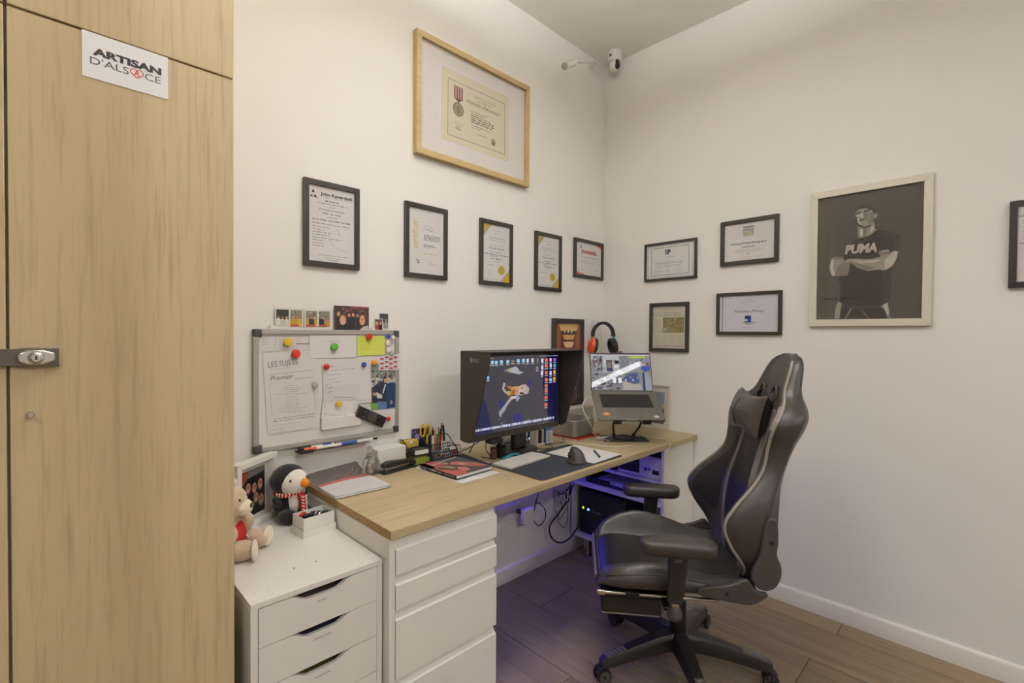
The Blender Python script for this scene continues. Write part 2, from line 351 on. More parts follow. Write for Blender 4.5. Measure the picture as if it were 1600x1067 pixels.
# added unseen hung lamp brightens the corner; a linear ceiling lamp further back
for lx, ly, hl, lab in ((-1.78, -1.12, .7, 'added long white fill lamp hung high over the middle of the room'),):
    lz = 2.80; t = thing('fill_pendant', lab, 'ceiling light', (lx, ly, lz))
    for x in (-.5, .5): MB().cyl((x, 0, .06), (x, 0, ROOM_Z-lz), .003, n=8).build('hanger', 'steel', t)
    m = MB(); m.box(-hl, hl, -.10, -.09, 0, .06); m.box(-hl, hl, .09, .10, 0, .06); m.box(-hl, -hl+.01, -.09, .09, 0, .06); m.box(hl-.01, hl, -.09, .09, 0, .06); m.build('housing', 'white_paint', t)
    MB().box(-hl+.01, hl-.01, -.09, .09, .004, .010).build('lower_diffuser', 'fill_down', t); MB().box(-hl+.01, hl-.01, -.09, .09, .050, .056).build('upper_diffuser', 'fill_up', t)
for lx, ly, hl, lab in ((-2.05, -3.08, .5, 'long white ceiling lamp at the back of the room'), (-2.0, -4.6, 1.1, 'added long white fill lamp at the far end of the room'), (-4.2, -2.6, .5, 'added long white fill lamp near the left wall')):  # far-end and left lamps are added out of view as fill light
    t = thing('offview_ceiling_lamp', lab, 'ceiling light', (lx, ly, ROOM_Z-.06), group='linear ceiling lamps')
    wq = .06 if lx > -3 and ly > -3.2 else .09; m = MB(); m.box(-hl, hl, -wq-.01, -wq, 0, .06); m.box(-hl, hl, wq, wq+.01, 0, .06); m.box(-hl, -hl+.01, -wq, wq, 0, .06); m.box(hl-.01, hl, -wq, wq, 0, .06); m.build('housing', 'white_paint', t); MB().box(-hl+.01, hl-.01, -wq, wq, .004, .012).build('diffuser', 'lamp_back' if ly > -3.2 and lx > -3 else 'lamp_fill', t)
# ================================================================ tall oak wardrobe
WY = -.60; WXR = -2.412; WXL = -3.25
t = thing('wardrobe', 'tall oak wardrobe with a hasp lock, left of the desk', 'wardrobe', (0, 0, 0))
MB().box(WXL, WXR, WY+.024, -.002, 0, ROOM_Z-.02).build('carcass', 'oak_v', t, bevel=.001, seg=1)
xg = on(12, 540, 'y', WY).x; zg = 1.986; g = .0022
def wdoor(x0, x1, z0, z1, nm='door'):
    return MB().box(x0, x1, WY, WY+.021, z0, z1).build(nm, 'oak_v', t, bevel=.0012, seg=1)
dr = wdoor(xg+g, WXR, .06, zg-g); tag(dr, 'wide right-hand oak door'); dl = wdoor(WXL, xg-g, .06, zg-g)
wdoor(xg+g, WXR, zg+g, ROOM_Z-.03, 'upper_door'); wdoor(WXL, xg-g, zg+g, ROOM_Z-.03, 'upper_door')
MB().box(WXL, WXR, WY+.012, WY+.02, 0, .056).build('plinth', 'oak_v', t)
k = on(48, 647, 'y', WY-.01); kn = MB(); kn.lathe([(.0035, 0), (.0035, .010), (.0052, .013), (.0056, .018), (.0045, .021)], 20, (0, 0, 0), M.Rotation(R(90), 3, 'X'))
kn.build('knob', 'chrome', dr, smooth=True, loc=(k.x, WY, k.z))
h = thing('hasp_lock', 'steel hasp lock with key cylinder across the wardrobe doors', 'lock', (0, 0, 0))
a, b = on(0, 545, 'y', WY), on(92, 572, 'y', WY); zc = (a.z+b.z)/2+.001; hh = .0185
MB().prism([(-2.93, zc-hh+.002), (b.x-.062, zc-hh+.002), (b.x-.05, zc-hh), (b.x, zc-hh), (b.x, zc+hh), (b.x-.05, zc+hh), (b.x-.062, zc+hh-.002), (-2.93, zc+hh-.002)], WY-.009, WY-.0002, 'xz').build('hinge_plate', pm('hasp', (112, 104, 98), .35, metal=.85, noise=.05), h, bevel=.0012)
cx = b.x-.032
e = MB(); e.prism([(cx-.026, zc-.008), (cx-.013, zc-.0145), (cx+.01, zc-.0145), (cx+.027, zc-.008), (cx+.027, zc+.008), (cx+.01, zc+.0145), (cx-.013, zc+.0145), (cx-.026, zc+.008)], WY-.017, WY-.008, 'xz')
e.build('staple', 'chrome', h, bevel=.003)
c = MB(); c.lathe([(.011, 0), (.0115, .012), (.0105, .016), (.007, .017), (.0068, .0155), (.001, .0155)], 24, (cx, WY-.016, zc), M.Rotation(R(90), 3, 'X')); cy = c.build('key_cylinder', 'chrome', h, smooth=True)
MB().box(cx-.0012, cx+.0012, WY-.0345, WY-.0312, zc-.004, zc+.004).build('keyhole', 'black', cy)
MB().box(-2.86, -2.815, WY-.014, WY-.008, zc-.014, zc+.014).build('strap_end', 'chrome', h, bevel=.001)
# sign on the wardrobe
q = [on(*p, 'y', WY) for p in ((127, 46), (262, 90), (263, 156), (129, 118))]
x0, x1 = (q[0].x+q[3].x)/2, (q[1].x+q[2].x)/2; z0, z1 = (q[2].z+q[3].z)/2, (q[0].z+q[1].z)/2; w, hgt = x1-x0, z1-z0
sg = thing('door_sign', "white printed card with a red heart stuck on the wardrobe door", 'sign', ((x0+x1)/2, WY, z0), WB)
p = PR(.0012); p.sheet(-w/2, w/2, 0, hgt, .0011, 'e6e2de')
p.text('ARTISAN', 0.002, hgt*.53, hgt*.15, '3a3836', width=w*.80, bold=.05)
p.text("D'ALS", -w*.415, hgt*.315, hgt*.155, '5a5654', align='l', width=w*.435); p.text('CE', w*.405, hgt*.315, hgt*.155, '5a5654', align='r', width=w*.195)
hu, hv, hr = w*.115, hgt*.395, hgt*.085
for sx in (-1, 1):
    pts = [(hu+sx*(hr*.62)+hr*.8*math.cos(R(a)), hv+hr*.25+hr*.8*math.sin(R(a))) for a in range(-40, 221, 20)] if sx > 0 else [(hu-(hr*.62)+hr*.8*math.cos(R(a)), hv+hr*.25+hr*.8*math.sin(R(a))) for a in range(-40, 221, 20)]
    for i in range(len(pts)-1): p.line(pts[i], pts[i+1], hgt*.018, 'd8403c', 3)
    p.line((hu+sx*hr*1.3, hv-hr*.1), (hu, hv-hr*1.25), hgt*.018, 'd8403c', 4)
p.text('A', hu, hv-hr*.75, hr*1.5, 'd8403c', 5)
p.build('card', 'print', sg, fix=False)
# ================================================================ white drawer chest (front left)
AX0, AX1, AY = -2.384, -2.024, -.6295
t = thing('drawer_chest', 'white drawer chest with scooped handles beside the wardrobe', 'drawer unit', ((AX0+AX1)/2, AY/2, 0))
cx, cy = (AX0+AX1)/2, AY/2; L_ = lambda x, y, z: (x-cx, y-cy, z)
def bx(x0, x1, y0, y1, z0, z1): return MB().box(x0-cx, x1-cx, y0-cy, y1-cy, z0, z1)
bx(AX0, AX1, AY, -.005, .685, .70).build('top', 'white_lam', t, bevel=.001)
for s in (0, 1): bx(*((AX0, AX0+.017) if s == 0 else (AX1-.017, AX1)), AY+.0005, -.006, 0, .6848).build('side_panel', 'white_lam', t, bevel=.0008, seg=1)
bx(AX0+.018, AX1-.018, -.018, -.008, .02, .684).build('back_panel', 'white_lam', t)
zb = [.6835, .583, .4775, .372, .24, .105]
dx0, dx1 = AX0+.0185, AX1-.0185; mid = (dx0+dx1)/2
inside = ['7a6a5c', '403a44', '6a6420', '50484a', '504838']
for i in range(5):
    zt, zl = zb[i]-.0008, zb[i+1]+.0008; d = .021
    prof = [(dx0, zl), (dx1, zl), (dx1, zt)]
    for k in range(13):
        u = k/12; xx = mid+.083-u*.166; e = min(1, (.5-abs(u-.5))/.28); prof.append((xx, zt-d*(e*e*(3-2*e)) if 0 < u < 1 else zt))
    prof.append((dx0, zt))
    o = MB().prism([(a-cx, b) for a, b in prof], AY-cy, AY-cy+.016, 'xz').build('drawer', 'white_lam', t, smooth=35)
    bx(dx0+.006, dx1-.006, AY+.02, -.05, zl+.005, zl+.012).build('drawer_bottom', 'white_lam', o)
    if i < 3:
        r2 = random.Random(i); c = MB()
        bx(dx0+.02, dx1-.02, AY+.03, AY+.3, zl+.013, zt-.035).build('contents', pm('contents%d' % i, inside[i], .7, noise=.5, nscale=60), o, bevel=.004)
        pr = PR(.0004); pr.text(('AUTRES', 'CONNECTIQUE', 'CAMERA DRONE')[i] if i < 2 else 'CAMESCOPE', 0, 0, .0042, '4a4642', 1, width=(.026, .05, .044)[i])
        pr.build('label_print', 'print', o, fix=False, loc=(mid-cx-.002, AY-cy, zt-.038), rot=WB)
bx(AX0+.018, AX1-.018, AY+.01, AY+.02, .0, .10).build('plinth', 'white_lam', t)
for px, py in ((459.5, 887.5), (494, 877), (398, 927), (404.8, 935), (418.8, 920.5), (426, 927.5), (557, 872), (566, 878.5), (573, 866.5), (582, 872.5), (423, 818)):
    q = on(px, py, 'z', .7); r = .0028 if (px, py) in ((459.5, 887.5), (494, 877), (423, 818)) else .0012
    MB().cyl((q.x-cx, q.y-cy, .6985), (q.x-cx, q.y-cy, .7003), r, n=10).build('screw_hole', 'dirt', t)
# ================================================================ desk: worktop, drawer unit, shelf unit
DX0, DY, DZ, DT = -2.019, -.669, .792, .0275
t = thing('desk_worktop', 'oak laminate desktop with a raw chipboard left end', 'desk', ((DX0)/2, DY/2, DZ-DT))
ox, oy = DX0/2, DY/2
MB().box(DX0+.001-ox, -.003-ox, DY-oy, -.002-oy, 0, DT).build('top', 'oak_desk', t, bevel=.0012, seg=1)
MB().box(DX0-ox, DX0+.0009-ox, DY+.001-oy, -.003-oy, .0008, DT-.0008).build('chipboard_edge', 'particle', t)
# handle-less drawer unit
UX0, UX1, UY = -2.0, -1.592, -.664
t = thing('desk_drawer_unit', 'white drawer unit with grooved handleless fronts under the desk', 'drawer unit', ((UX0+UX1)/2, -.33, 0))
cx, cy = (UX0+UX1)/2, -.33
for x in (UX0+.001, UX1-.019): bx(x, x+.018, UY+.024, -.02, .12, .7635).build('side_panel', 'white_matte', t)
bx(UX0+.019, UX1-.02, -.03, -.021, .12, .7635).build('back_panel', 'white_matte', t); bx(UX0+.019, UX1-.02, UY+.024, -.031, .12, .136).build('bottom_panel', 'white_matte', t)
bx(UX0+.001, UX1-.001, UY+.06, UY+.076, 0, .119).build('plinth', 'white_matte', t)
for (zt, zl, gr) in ((.7635, .652, .036), (.650, .547, .030), (.545, .337, .030), (.335, .125, .030)):
    # profile (y,z): grip groove along the top edge
    y = UY; pf = [(y+.022, zl), (y, zl+.0005), (y, zt-gr), (y+.004, zt-gr+.0015), (y+.013, zt-gr+.010), (y+.016, zt-gr+.018), (y+.0165, zt), (y+.022, zt)]
    MB().prism([(a-cy, b) for a, b in pf], UX0+.002-cx, UX1-.0-cx, 'yz').build('drawer', 'white_matte', t, smooth=30)
pnl = MB().box(DX0, UX0, DY+.008, -.002, 0, DZ-DT-.0006).build('desk_end_panel', 'white_matte', bevel=.0008, seg=1)
tag(pnl, 'tall white end panel carrying the left end of the desktop', 'panel')
# open shelf unit, open to the left, under the right end
SX, SY0, SY1 = -.35, -.645, -.016
t = thing('shelf_unit', 'white open shelf cabinet under the right end of the desk', 'shelf unit', (SX/2, (SY0+SY1)/2, 0)); cx, cy = SX/2, (SY0+SY1)/2
bx(SX, -.003, SY0, SY0+.018, .02, .7642).build('side_panel', 'white_matte', t, bevel=.0008, seg=1)
bx(SX, -.003, SY1-.018, SY1, .112, .7642).build('side_panel', 'white_matte', t)
for z, th in ((.112, .024), (.436, .026), (.557, .014)): bx(SX+(.0 if th > .02 else .01), -.012, SY0+.019, SY1-.019, z, z+th).build('shelf', 'white_matte', t, bevel=.0008, seg=1)
bx(-.011, -.004, SY0+.019, SY1-.019, .112, .764).build('back_panel', 'white_matte', t)
for yy in (-.12, -.55):
    m = MB(); m.lathe([(.03, 0), (.03, .008), (.019, .012), (.019, .112)], 24, (-.32-cx, yy-cy, 0)); m.build('leg', 'chrome', t, smooth=40)
# things on those shelves
m = thing('computer_case', 'black computer case with a lit blue power button on the lower shelf', 'computer', (-.17, -.26, .136))
MB().box(-.155, .15, -.13, .20, 0, .27).build('case', 'black', m, bevel=.006)
MB().box(-.157, -.155, -.11, .18, .02, .25).build('front_panel', 'black_plastic', m)
q = on(919, 800, 'x', -.33); MB().cyl((-.161, q.y+.26, .155), (-.157, q.y+.26, .155), .006, n=16).build('power_button', 'led_dot', m)
q2 = on(911, 797, 'x', -.33); MB().box(-.161, -.157, q2.y+.26-.004, q2.y+.26+.004, .152, .164).build('status_light', 'led_green', m)
pr = PR(.0002); pr.words(-.05, .05, 0, .006, '9a98a8'); pr.build('print', 'print', m, fix=False, loc=(-.1572, q.y+.20, .148), rot=(R(90), 0, R(-90)))
m = thing('printer', 'white inkjet printer with a black lid on the upper shelf', 'printer', (-.17, -.50, .571))
MB().box(-.155, .15, -.11, .165, 0, .125).build('body', 'white_matte', m, bevel=.012, seg=3)
MB().box(-.158, .15, -.112, .167, .126, .14).build('lid', 'black_plastic', m, bevel=.006); MB().box(-.157, -.154, .02, .155, .02, .11).build('control_panel', 'black', m, bevel=.002)
pr = PR(.0003); pr.rect(-.02, -.004, -.008, .012, '2a3a70'); pr.rect(.0, .022, -.004, .012, '6a90b8'); pr.rect(-.02, -.006, -.02, -.010, 'd8c860'); pr.build('sticker', 'print', m, fix=False, loc=(-.1553, -.03, .05), rot=(R(90), 0, R(-90)))
MB().box(-.1552, -.1545, -.10, -.06, .03, .055).build('slot', 'black', m)
m = thing('scanner_box', 'small black device beside the white printer', 'device', (-.2, -.22, .571)); MB().box(-.12, .1, -.10, .08, 0, .10).build('body', 'black_plastic', m, bevel=.006); MB().box(-.122, -.12, -.08, .06, .02, .08).build('front_panel', 'black', m)
m = thing('paper_tray', 'dark letter tray lying on the middle shelf', 'tray', (-.2, -.31, .462))
MB().box(-.13, .15, -.2, .2, 0, .008).build('base', 'black_plastic', m, bevel=.002)
for a in ((-.13, .15, -.2, -.195), (-.13, .15, .195, .2), (-.13, -.125, .03, .2), (-.13, -.125, -.2, -.12)): MB().box(*a, .008, .036).build('rim', 'black_plastic', m)
pp = thing('paper_stack', 'stack of white paper lying in the dark letter tray', 'paper', (-.19, -.32, .4702)); MB().box(-.11, .12, -.16, .15, 0, .02).build('sheets', 'paper', pp)
# ================================================================ framed things on the walls
def wall_rect(wall, c, d=.016):
    """rectangle on a wall (u0, u1, z0, z1) from the four pixel corners TL TR BR BL; u runs to the right"""
    ax, val = ('y', -d) if wall == 'b' else ('x', -d)
    q = [on(*p, ax, val) for p in c]; u = [(v.x if wall == 'b' else -v.y) for v in q]
    return (u[0]+u[3])/2, (u[1]+u[2])/2, (q[2].z+q[3].z)/2, (q[0].z+q[1].z)/2
def frame(name, label, wall, c, bar=.02, d=.016, mat='black_frame', cat='picture frame', group=None, matboard=0, boardcol='e8e4de', fill=None, rect=None, glass=True, pc='ded9d6'):
    u0, u1, z0, z1 = rect or wall_rect(wall, c, d); w, h = u1-u0, z1-z0; um = (u0+u1)/2
    t = thing(name, label, cat, (um, -.001, z0) if wall == 'b' else (-.001, -um, z0), WB if wall == 'b' else WR, group)
    m = MB(); o = [(-w/2, 0), (w/2, 0), (w/2, h), (-w/2, h)]; i = [(-w/2+bar, bar), (w/2-bar, bar), (w/2-bar, h-bar), (-w/2+bar, h-bar)]
    lip = .0015
    for k in range(4):
        a, b, cc, dd = o[k], o[(k+1) % 4], i[(k+1) % 4], i[k]
        vs = [(*p, z) for z in (0, d) for p in (a, b, cc, dd)]
        m.add(vs, [(0,3,2,1),(4,5,6,7),(0,1,5,4),(1,2,6,5),(2,3,7,6),(3,0,4,7)])
    m.build('frame', mat, t, bevel=.001, seg=1)
    MB().box(-w/2+bar*.8, w/2-bar*.8, bar*.8, h-bar*.8, .0005, .003).build('backing', 'black_matte', t)
    W, H = w-2*bar, h-2*bar; p = PR(d*.45, hash(name) % 97 if False else int(abs(um*1000)) % 97)
    p.W, p.H, p.b = W, H, bar
    if matboard:
        p.sheet(-W/2-.002, W/2+.002, bar-.002, h-bar+.002, .0012, boardcol)
    else: p.sheet(-W/2-.002, W/2+.002, bar-.002, h-bar+.002, .0012, pc)
    p.U = lambda x: -W/2+x*W; p.Vv = lambda y: bar+y*H
    p.pix = lambda px, py: ((on(px, py, 'y', -d*.45).x-um, on(px, py, 'y', -d*.45).z-z0) if wall == 'b' else (-on(px, py, 'x', -d*.45).y-um, on(px, py, 'x', -d*.45).z-z0))
    if fill: fill(p, W, H)
    p.build('print', 'print', t, fix=False)
    if glass:
        gz = d*.78; MB().box(-W/2-.001, W/2+.001, bar-.001, h-bar+.001, gz, gz+.0012).build('glass_pane', 'glass', t)
    return t
def F1(p, W, H):
    u, v = p.U, p.Vv; p.text('John Kaverdash', u(.60), v(.885), H*.042, '2c2c30', width=W*.70, bold=.03)
    p.poly([(u(.06), v(.90)), (u(.13), v(.90)), (u(.095), v(.945))], '2a3438', 2); p.poly([(u(.03), v(.84)), (u(.09), v(.84)), (u(.07), v(.875))], '2a3438', 2); p.poly([(u(.10), v(.84)), (u(.19), v(.84)), (u(.13), v(.88))], '3a4448', 2)
    p.rect(u(.27), u(.95), v(.865), v(.868), '606060', 2)
    p.words(u(.35), u(.65), v(.81), H*.022, '6a6a6a'); p.words(u(.18), u(.86), v(.775), H*.016, '8a8a88'); p.text('Corso', u(.5), v(.73), H*.02, '606064')
    p.text('Formazione Principe', u(.5), v(.685), H*.028, '505056', width=W*.55); p.words(u(.3), u(.75), v(.64), H*.026, '98989a'); p.words(u(.4), u(.62), v(.60), H*.018, '8a8a88')
    p.words(u(.08), u(.92), v(.55), H*.026, '8a8a8c'); p.words(u(.08), u(.9), v(.50), H*.022, '98989a')
    for k, e in enumerate((.45, .36, .45, .42, .72, .3, .28, .27)): p.words(u(.08), u(.08+e*.9), v(.455-k*.036), H*.02, 'a09e9a')
    for a, b in (((.60, .47), (.68, .36)), ((.42, .33), (.55, .22)), ((.60, .2), (.86, .16))): p.line((u(a[0]), v(a[1])), (u(b[0]), v(b[1])), W*.03, 'cfcac8', 2)
    p.words(u(.22), u(.85), v(.085), H*.014, '8a8a88'); p.words(u(.36), u(.7), v(.05), H*.012, '8a8a88'); p.text('Kaverdash', u(.52), v(.018), H*.022, '3a3a40', shear=.4)
def F2(p, W, H):
    u, v = p.U, p.Vv; p.text('certificat', u(.25), v(.60), W*.17, 'c8b43c', rot=R(90), shear=.3, width=H*.42)
    for k, (y, e, c) in enumerate(((.74, .24, '8a8a84'), (.70, .26, '8a8a84'), (.675, .3, '8a8a84'), (.60, .5, '4a4a48'), (.575, .48, '4a4a48'), (.55, .5, '4a4a48'), (.525, .44, '4a4a48'), (.45, .3, '70706c'), (.43, .36, '4a4a48'), (.41, .2, '70706c'), (.31, .4, 'c8b850'))):
        p.words(u(.42), u(.42+e), v(y), H*.017, c)
    p.text('F.A.', u(.26), v(.185), H*.03, '303030', bold=.03); p.disc(u(.27), v(.165), W*.03, W*.02, '404040', 2); p.rect(u(.18), u(.38), v(.135), v(.138), 'a0a0a0', 2); p.text('F.Durban', u(.68), v(.155), H*.026, '9a9aa4', shear=.5)
def F34(big):
    def f(p, W, H):
        u, v = p.U, p.Vv; p.poly([(u(0), v(1)), (u(.3), v(1)), (u(0), v(.77))], 'c8a84c', 2); p.poly([(u(0), v(.80)), (u(.27), v(1)), (u(.33), v(1)), (u(0), v(.755))], '9aa890', 3)
        p.poly([(u(1), v(0)), (u(.68), v(0)), (u(1), v(.21))], 'd0ac40', 2); p.poly([(u(.70), v(0)), (u(.63), v(0)), (u(1), v(.24)), (u(1), v(.20))], 'a8b0a0', 3)
        p.disc(u(.70), v(.21), W*.13, W*.13, 'c4b440', 2, 20); p.disc(u(.70), v(.21), W*.10, W*.10, 'b4a434', 3, 20)
        p.words(u(.4), u(.62), v(.90), H*.012, '90908c'); p.words(u(.42), u(.58), v(.845), H*.014, 'a0a09a')
        p.text('ATTESTATION', u(.52), v(.755), H*.026, '80807c', width=W*.62); p.words(u(.12), u(.9), v(.72), H*.016, 'a8a8a2')
        p.words(u(.25), u(.75), v(.63), H*.014, '96968f'); p.text('Kaverdash', u(.5), v(.57), H*.036, '50504c', shear=.3, width=W*.55); p.words(u(.28), u(.7), v(.51), H*.02, '88887f')
        p.words(u(.05), u(.95), v(.47), H*.02, '66665f'); p.words(u(.28), u(.55), v(.44), H*.018, '707068'); p.words(u(.3), u(.7), v(.395), H*.024, '88887f'); p.words(u(.38), u(.62), v(.35), H*.02, 'a0a098')
        p.words(u(.15), u(.42), v(.28), H*.016, '80807a'); p.line((u(.24), v(.12)), (u(.28), v(.2)), W*.012, '9090a0'); p.words(u(.08), u(.6), v(.03), H*.022, 'b4b4ac')
    return f
def F5(p, W, H):
    u, v = p.U, p.Vv; p.poly([(u(.72), v(1)), (u(1), v(1)), (u(1), v(.90))], 'd88050', 2); p.poly([(u(.8), v(1)), (u(1), v(1)), (u(1), v(.95))], 'c86040', 3); p.poly([(u(0), v(0)), (u(.42), v(0)), (u(0), v(.10))], 'd86c50', 2)
    p.text("D'ANDRÉA", u(.52), v(.67), H*.10, 'a03028', width=W*.62, bold=.05); p.disc(u(.18), v(.86), W*.03, W*.04, '707070'); p.rect(u(.10), u(.12), v(.5), v(.62), 'c0c0bc')
    for y, a, b in ((.57, .2, .85), (.54, .3, .8), (.43, .2, .45), (.43, .55, .82), (.37, .2, .7), (.15, .08, .3), (.17, .75, .9), (.06, .75, .9)): p.words(u(a), u(b), v(y), H*.02, '9a9a96')
frame('certificate_frame', 'black framed certificate with a bold printed heading, leftmost on the desk wall', 'b', [(476, 275.7), (563.6, 296), (560.8, 422.4), (473.4, 413.5)], .021, cat='picture frame', fill=F1, group='black framed certificates')
frame('certificate_frame', 'black framed certificate with gold sideways certificat lettering', 'b', [(634.2, 313.4), (700, 327.3), (699.5, 437.6), (633, 432.4)], .021, fill=F2, group='black framed certificates')
frame('certificate_frame', 'black framed attestation with gold seal, left of its twin', 'b', [(751, 339.9), (801.9, 350.9), (801.5, 447.8), (750.7, 444.1)], .021, fill=F34(1), group='black framed certificates')
frame('certificate_frame', 'black framed attestation with gold seal, right of its twin', 'b', [(837.2, 360), (878.2, 369.2), (877.9, 455.8), (837.2, 452.8)], .021, fill=F34(0), group='black framed certificates')
frame('certificate_frame', "small black framed certificate with a red heading in the room corner", 'b', [(899, 370.1), (943.6, 381.1), (943, 438.6), (897.4, 432)], .021, fill=F5, group='black framed certificates')
def BIG(p, W, H):
    w, h = W*.66, H*.70; u0, v0 = -w/2+.0, p.b+H*.15
    p.rect(u0-.008, u0+w+.008, v0-.008, v0+h+.008, 'e2deea', 1); p.rect(u0, u0+w, v0, v0+h, 'd8cfb6', 2)
    a, b, c, d = u0+w*.09, u0+w*.93, v0+h*.10, v0+h*.87; p.border(a, b, c, d, .0022, '5a5240', 3); p.rect(a+.003, b-.003, c+.003, d-.003, 'd6ceb8', 3)
    iw, ih = b-a, d-c; U = lambda x: a+iw*x; Q = lambda y: c+ih*y
    for k in range(7): p.rect(U(.10+k*.0200), U(.12+k*.02), Q(.70), Q(.92), ('7a3038' if k % 2 == 0 else 'c0b0a8'), 5)
    p.poly([(U(.10), Q(.70)), (U(.24), Q(.70)), (U(.17), Q(.64))], '7a3038', 5)
    p.disc(U(.17), Q(.51), ih*.125, ih*.125, '7c7460', 5, 24); p.disc(U(.17), Q(.51), ih*.105, ih*.105, '9a917a', 6, 24); p.disc(U(.17), Q(.51), ih*.05, ih*.07, '857c66', 7); p.disc(U(.17), Q(.65), ih*.02, ih*.02, '6a6250', 6)
    p.text('Chambre de Métiers', U(.62), Q(.86), ih*.035, '8a8272', 5, width=iw*.42); p.text('GRAND EST', U(.62), Q(.80), ih*.03, '8a8272', 5, width=iw*.3); p.text("Médaille d'Honneur", U(.60), Q(.70), ih*.075, '70664f', 5, shear=.4, width=iw*.60)
    for y, x0, x1, cc in ((.58, .38, .66, '9a9280'), (.54, .38, .62, '9a9280'), (.50, .38, .72, '5a5446'), (.46, .38, .80, '4a4438'), (.42, .38, .8, '4a4438'), (.38, .38, .76, '5a5446'), (.32, .38, .74, '9a9280'), (.28, .38, .56, 'a8a08c')): p.words(U(x0), U(x1), Q(y), ih*.03, cc, 5)
    p.text('15 janvier 2020', U(.57), Q(.185), ih*.028, '5a5446', 5, shear=.3); p.disc(U(.78), Q(.16), ih*.075, ih*.075, 'b8b09c', 5, 20); p.disc(U(.78), Q(.14), ih*.035, ih*.04, '6a6454', 6); p.rect(U(.772), U(.788), Q(.14), Q(.22), '6a6454', 6)
    p.words(U(.10), U(.26), Q(.26), ih*.02, 'a8a08c', 5)
    for x in (.14, .17, .19): p.line((U(x), Q(.13)), (U(x+.01), Q(.23)), iw*.006, '706858', 5)
    p.line((U(.12), Q(.17)), (U(.22), Q(.15)), iw*.006, '706858', 5)
frame('diploma_frame', 'large light oak framed diploma with a medal, high on the desk wall', 'b', [(652.8, 43), (828, 135.8), (826.9, 291.9), (649.7, 238)], .028, d=.03, mat='oak_frame', matboard=1, boardcol='e0dad4', fill=BIG)
def R1(p, W, H):
    u, v = p.U, p.Vv; p.rect(u(.02), u(.98), v(.03), v(.97), 'e0dcd8', 1); p.border(u(.03), u(.97), v(.03), v(.97), .0015, '505058', 2); p.border(u(.10), u(.89), v(.09), v(.91), .0025, '303038', 2)
    a, b = u(.45), v(.70); s = H*.055
    for k in range(3): p.rect(a-s*1.6, a-s*.2, b+k*s*.95, b+k*s*.95+s*.55, '1c2a38', 3)
    p.text('P', a+s*.9, b, s*2.45, '1c2a38', 3, bold=.06); p.words(u(.42), u(.6), v(.63), H*.014, 'a0a09c'); p.words(u(.42), u(.6), v(.60), H*.018, '70706c')
    p.words(u(.28), u(.7), v(.49), H*.014, 'b0b0ac'); p.text('Francesco Principi', u(.48), v(.42), H*.055, '8a8a90', shear=.4, width=W*.58); p.words(u(.22), u(.72), v(.37), H*.018, 'a0a09c'); p.words(u(.22), u(.7), v(.33), H*.018, 'a8a8a4')
    p.words(u(.17), u(.36), v(.21), H*.03, 'b4b4b0'); p.text('EP', u(.46), v(.19), H*.035, '40403f'); p.words(u(.62), u(.75), v(.21), H*.02, 'b4b4b0'); p.words(u(.16), u(.3), v(.17), H*.02, 'b4b4b0')
def R2(p, W, H):
    u, v = p.U, p.Vv; p.text('WEDDING', u(.49), v(.855), H*.055, '3a3632', width=W*.22, bold=.03); p.text('AWARDS', u(.49), v(.78), H*.055, '3a3632', width=W*.22, bold=.03); p.text('2022', u(.49), v(.675), H*.085, '94802c', width=W*.22, bold=.03); p.text('mariages.net', u(.49), v(.635), H*.03, '70706c', width=W*.22)
    p.text('Francesco Principi Photographe', u(.49), v(.44), H*.05, '45403c', width=W*.72, bold=.01)
    for k in range(5):
        cx, cy, r = u(.38+k*.052), v(.355), H*.027
        p.poly([(cx+(r if j % 2 == 0 else r*.45)*math.sin(math.pi*j/5), cy+(r if j % 2 == 0 else r*.45)*math.cos(math.pi*j/5)) for j in range(10)], '6a6048', 3)
    p.words(u(.2), u(.8), v(.27), H*.02, 'b4b0ac'); p.words(u(.2), u(.76), v(.24), H*.018, 'b4b0ac'); p.rect(u(.465), u(.52), v(.15), v(.20), 'c4c0ba', 2); p.words(u(.3), u(.8), v(.08), H*.014, 'b4b0ac')
def R3(p, W, H):
    u, v = p.U, p.Vv; p.rect(u(0), u(1), v(0), v(1), 'cdc6b4', 1); p.rect(u(.0), u(1), v(.93), v(1), 'b8b0a0', 2); p.words(u(.1), u(.9), v(.90), H*.012, '8a8478', 3)
    p.text('FRANCESCO PRINCIPI, UN REGARD', u(.42), v(.82), H*.03, '4a463e', 3, width=W*.82); p.text('PHOTOGRAPHE DE MARIAGES', u(.45), v(.765), H*.03, '4a463e', 3, width=W*.88)
    p.rect(u(.32), u(.95), v(.37), v(.73), '8a7c50', 2); r = p.rnd
    for k in range(60): a, b = r.uniform(.45, .92), r.uniform(.39, .70); p.rect(u(a), u(a+r.uniform(.01, .05)), v(b), v(b+r.uniform(.01, .04)), r.choice(('b0a060', '6a6038', '9c8c48', 'c4b888', '504c30')), 3)
    p.rect(u(.32), u(.6), v(.37), v(.40), '5c5a54', 4); p.poly([(u(.40), v(.38)), (u(.56), v(.38)), (u(.54), v(.56)), (u(.44), v(.56))], '8c8478', 5); p.disc(u(.49), v(.61), W*.045, W*.055, '9a8468', 6); p.poly([(u(.27), v(.37)), (u(.45), v(.42)), (u(.45), v(.50)), (u(.30), v(.47))], 'b0a490', 5)
    for c in range(4):
        x0 = .05+c*.235
        for k in range(9): p.words(u(x0), u(x0+.2), v(.30-k*.03), H*.012, 'a49c8c', 3)
    for k in range(10): p.words(u(.03), u(.24), v(.68-k*.033), H*.012, 'a49c8c', 3)
    p.rect(u(.05), u(.95), v(.045), v(.055), '6a6458', 4); p.words(u(.05), u(.5), v(.02), H*.016, '5a564c', 4)
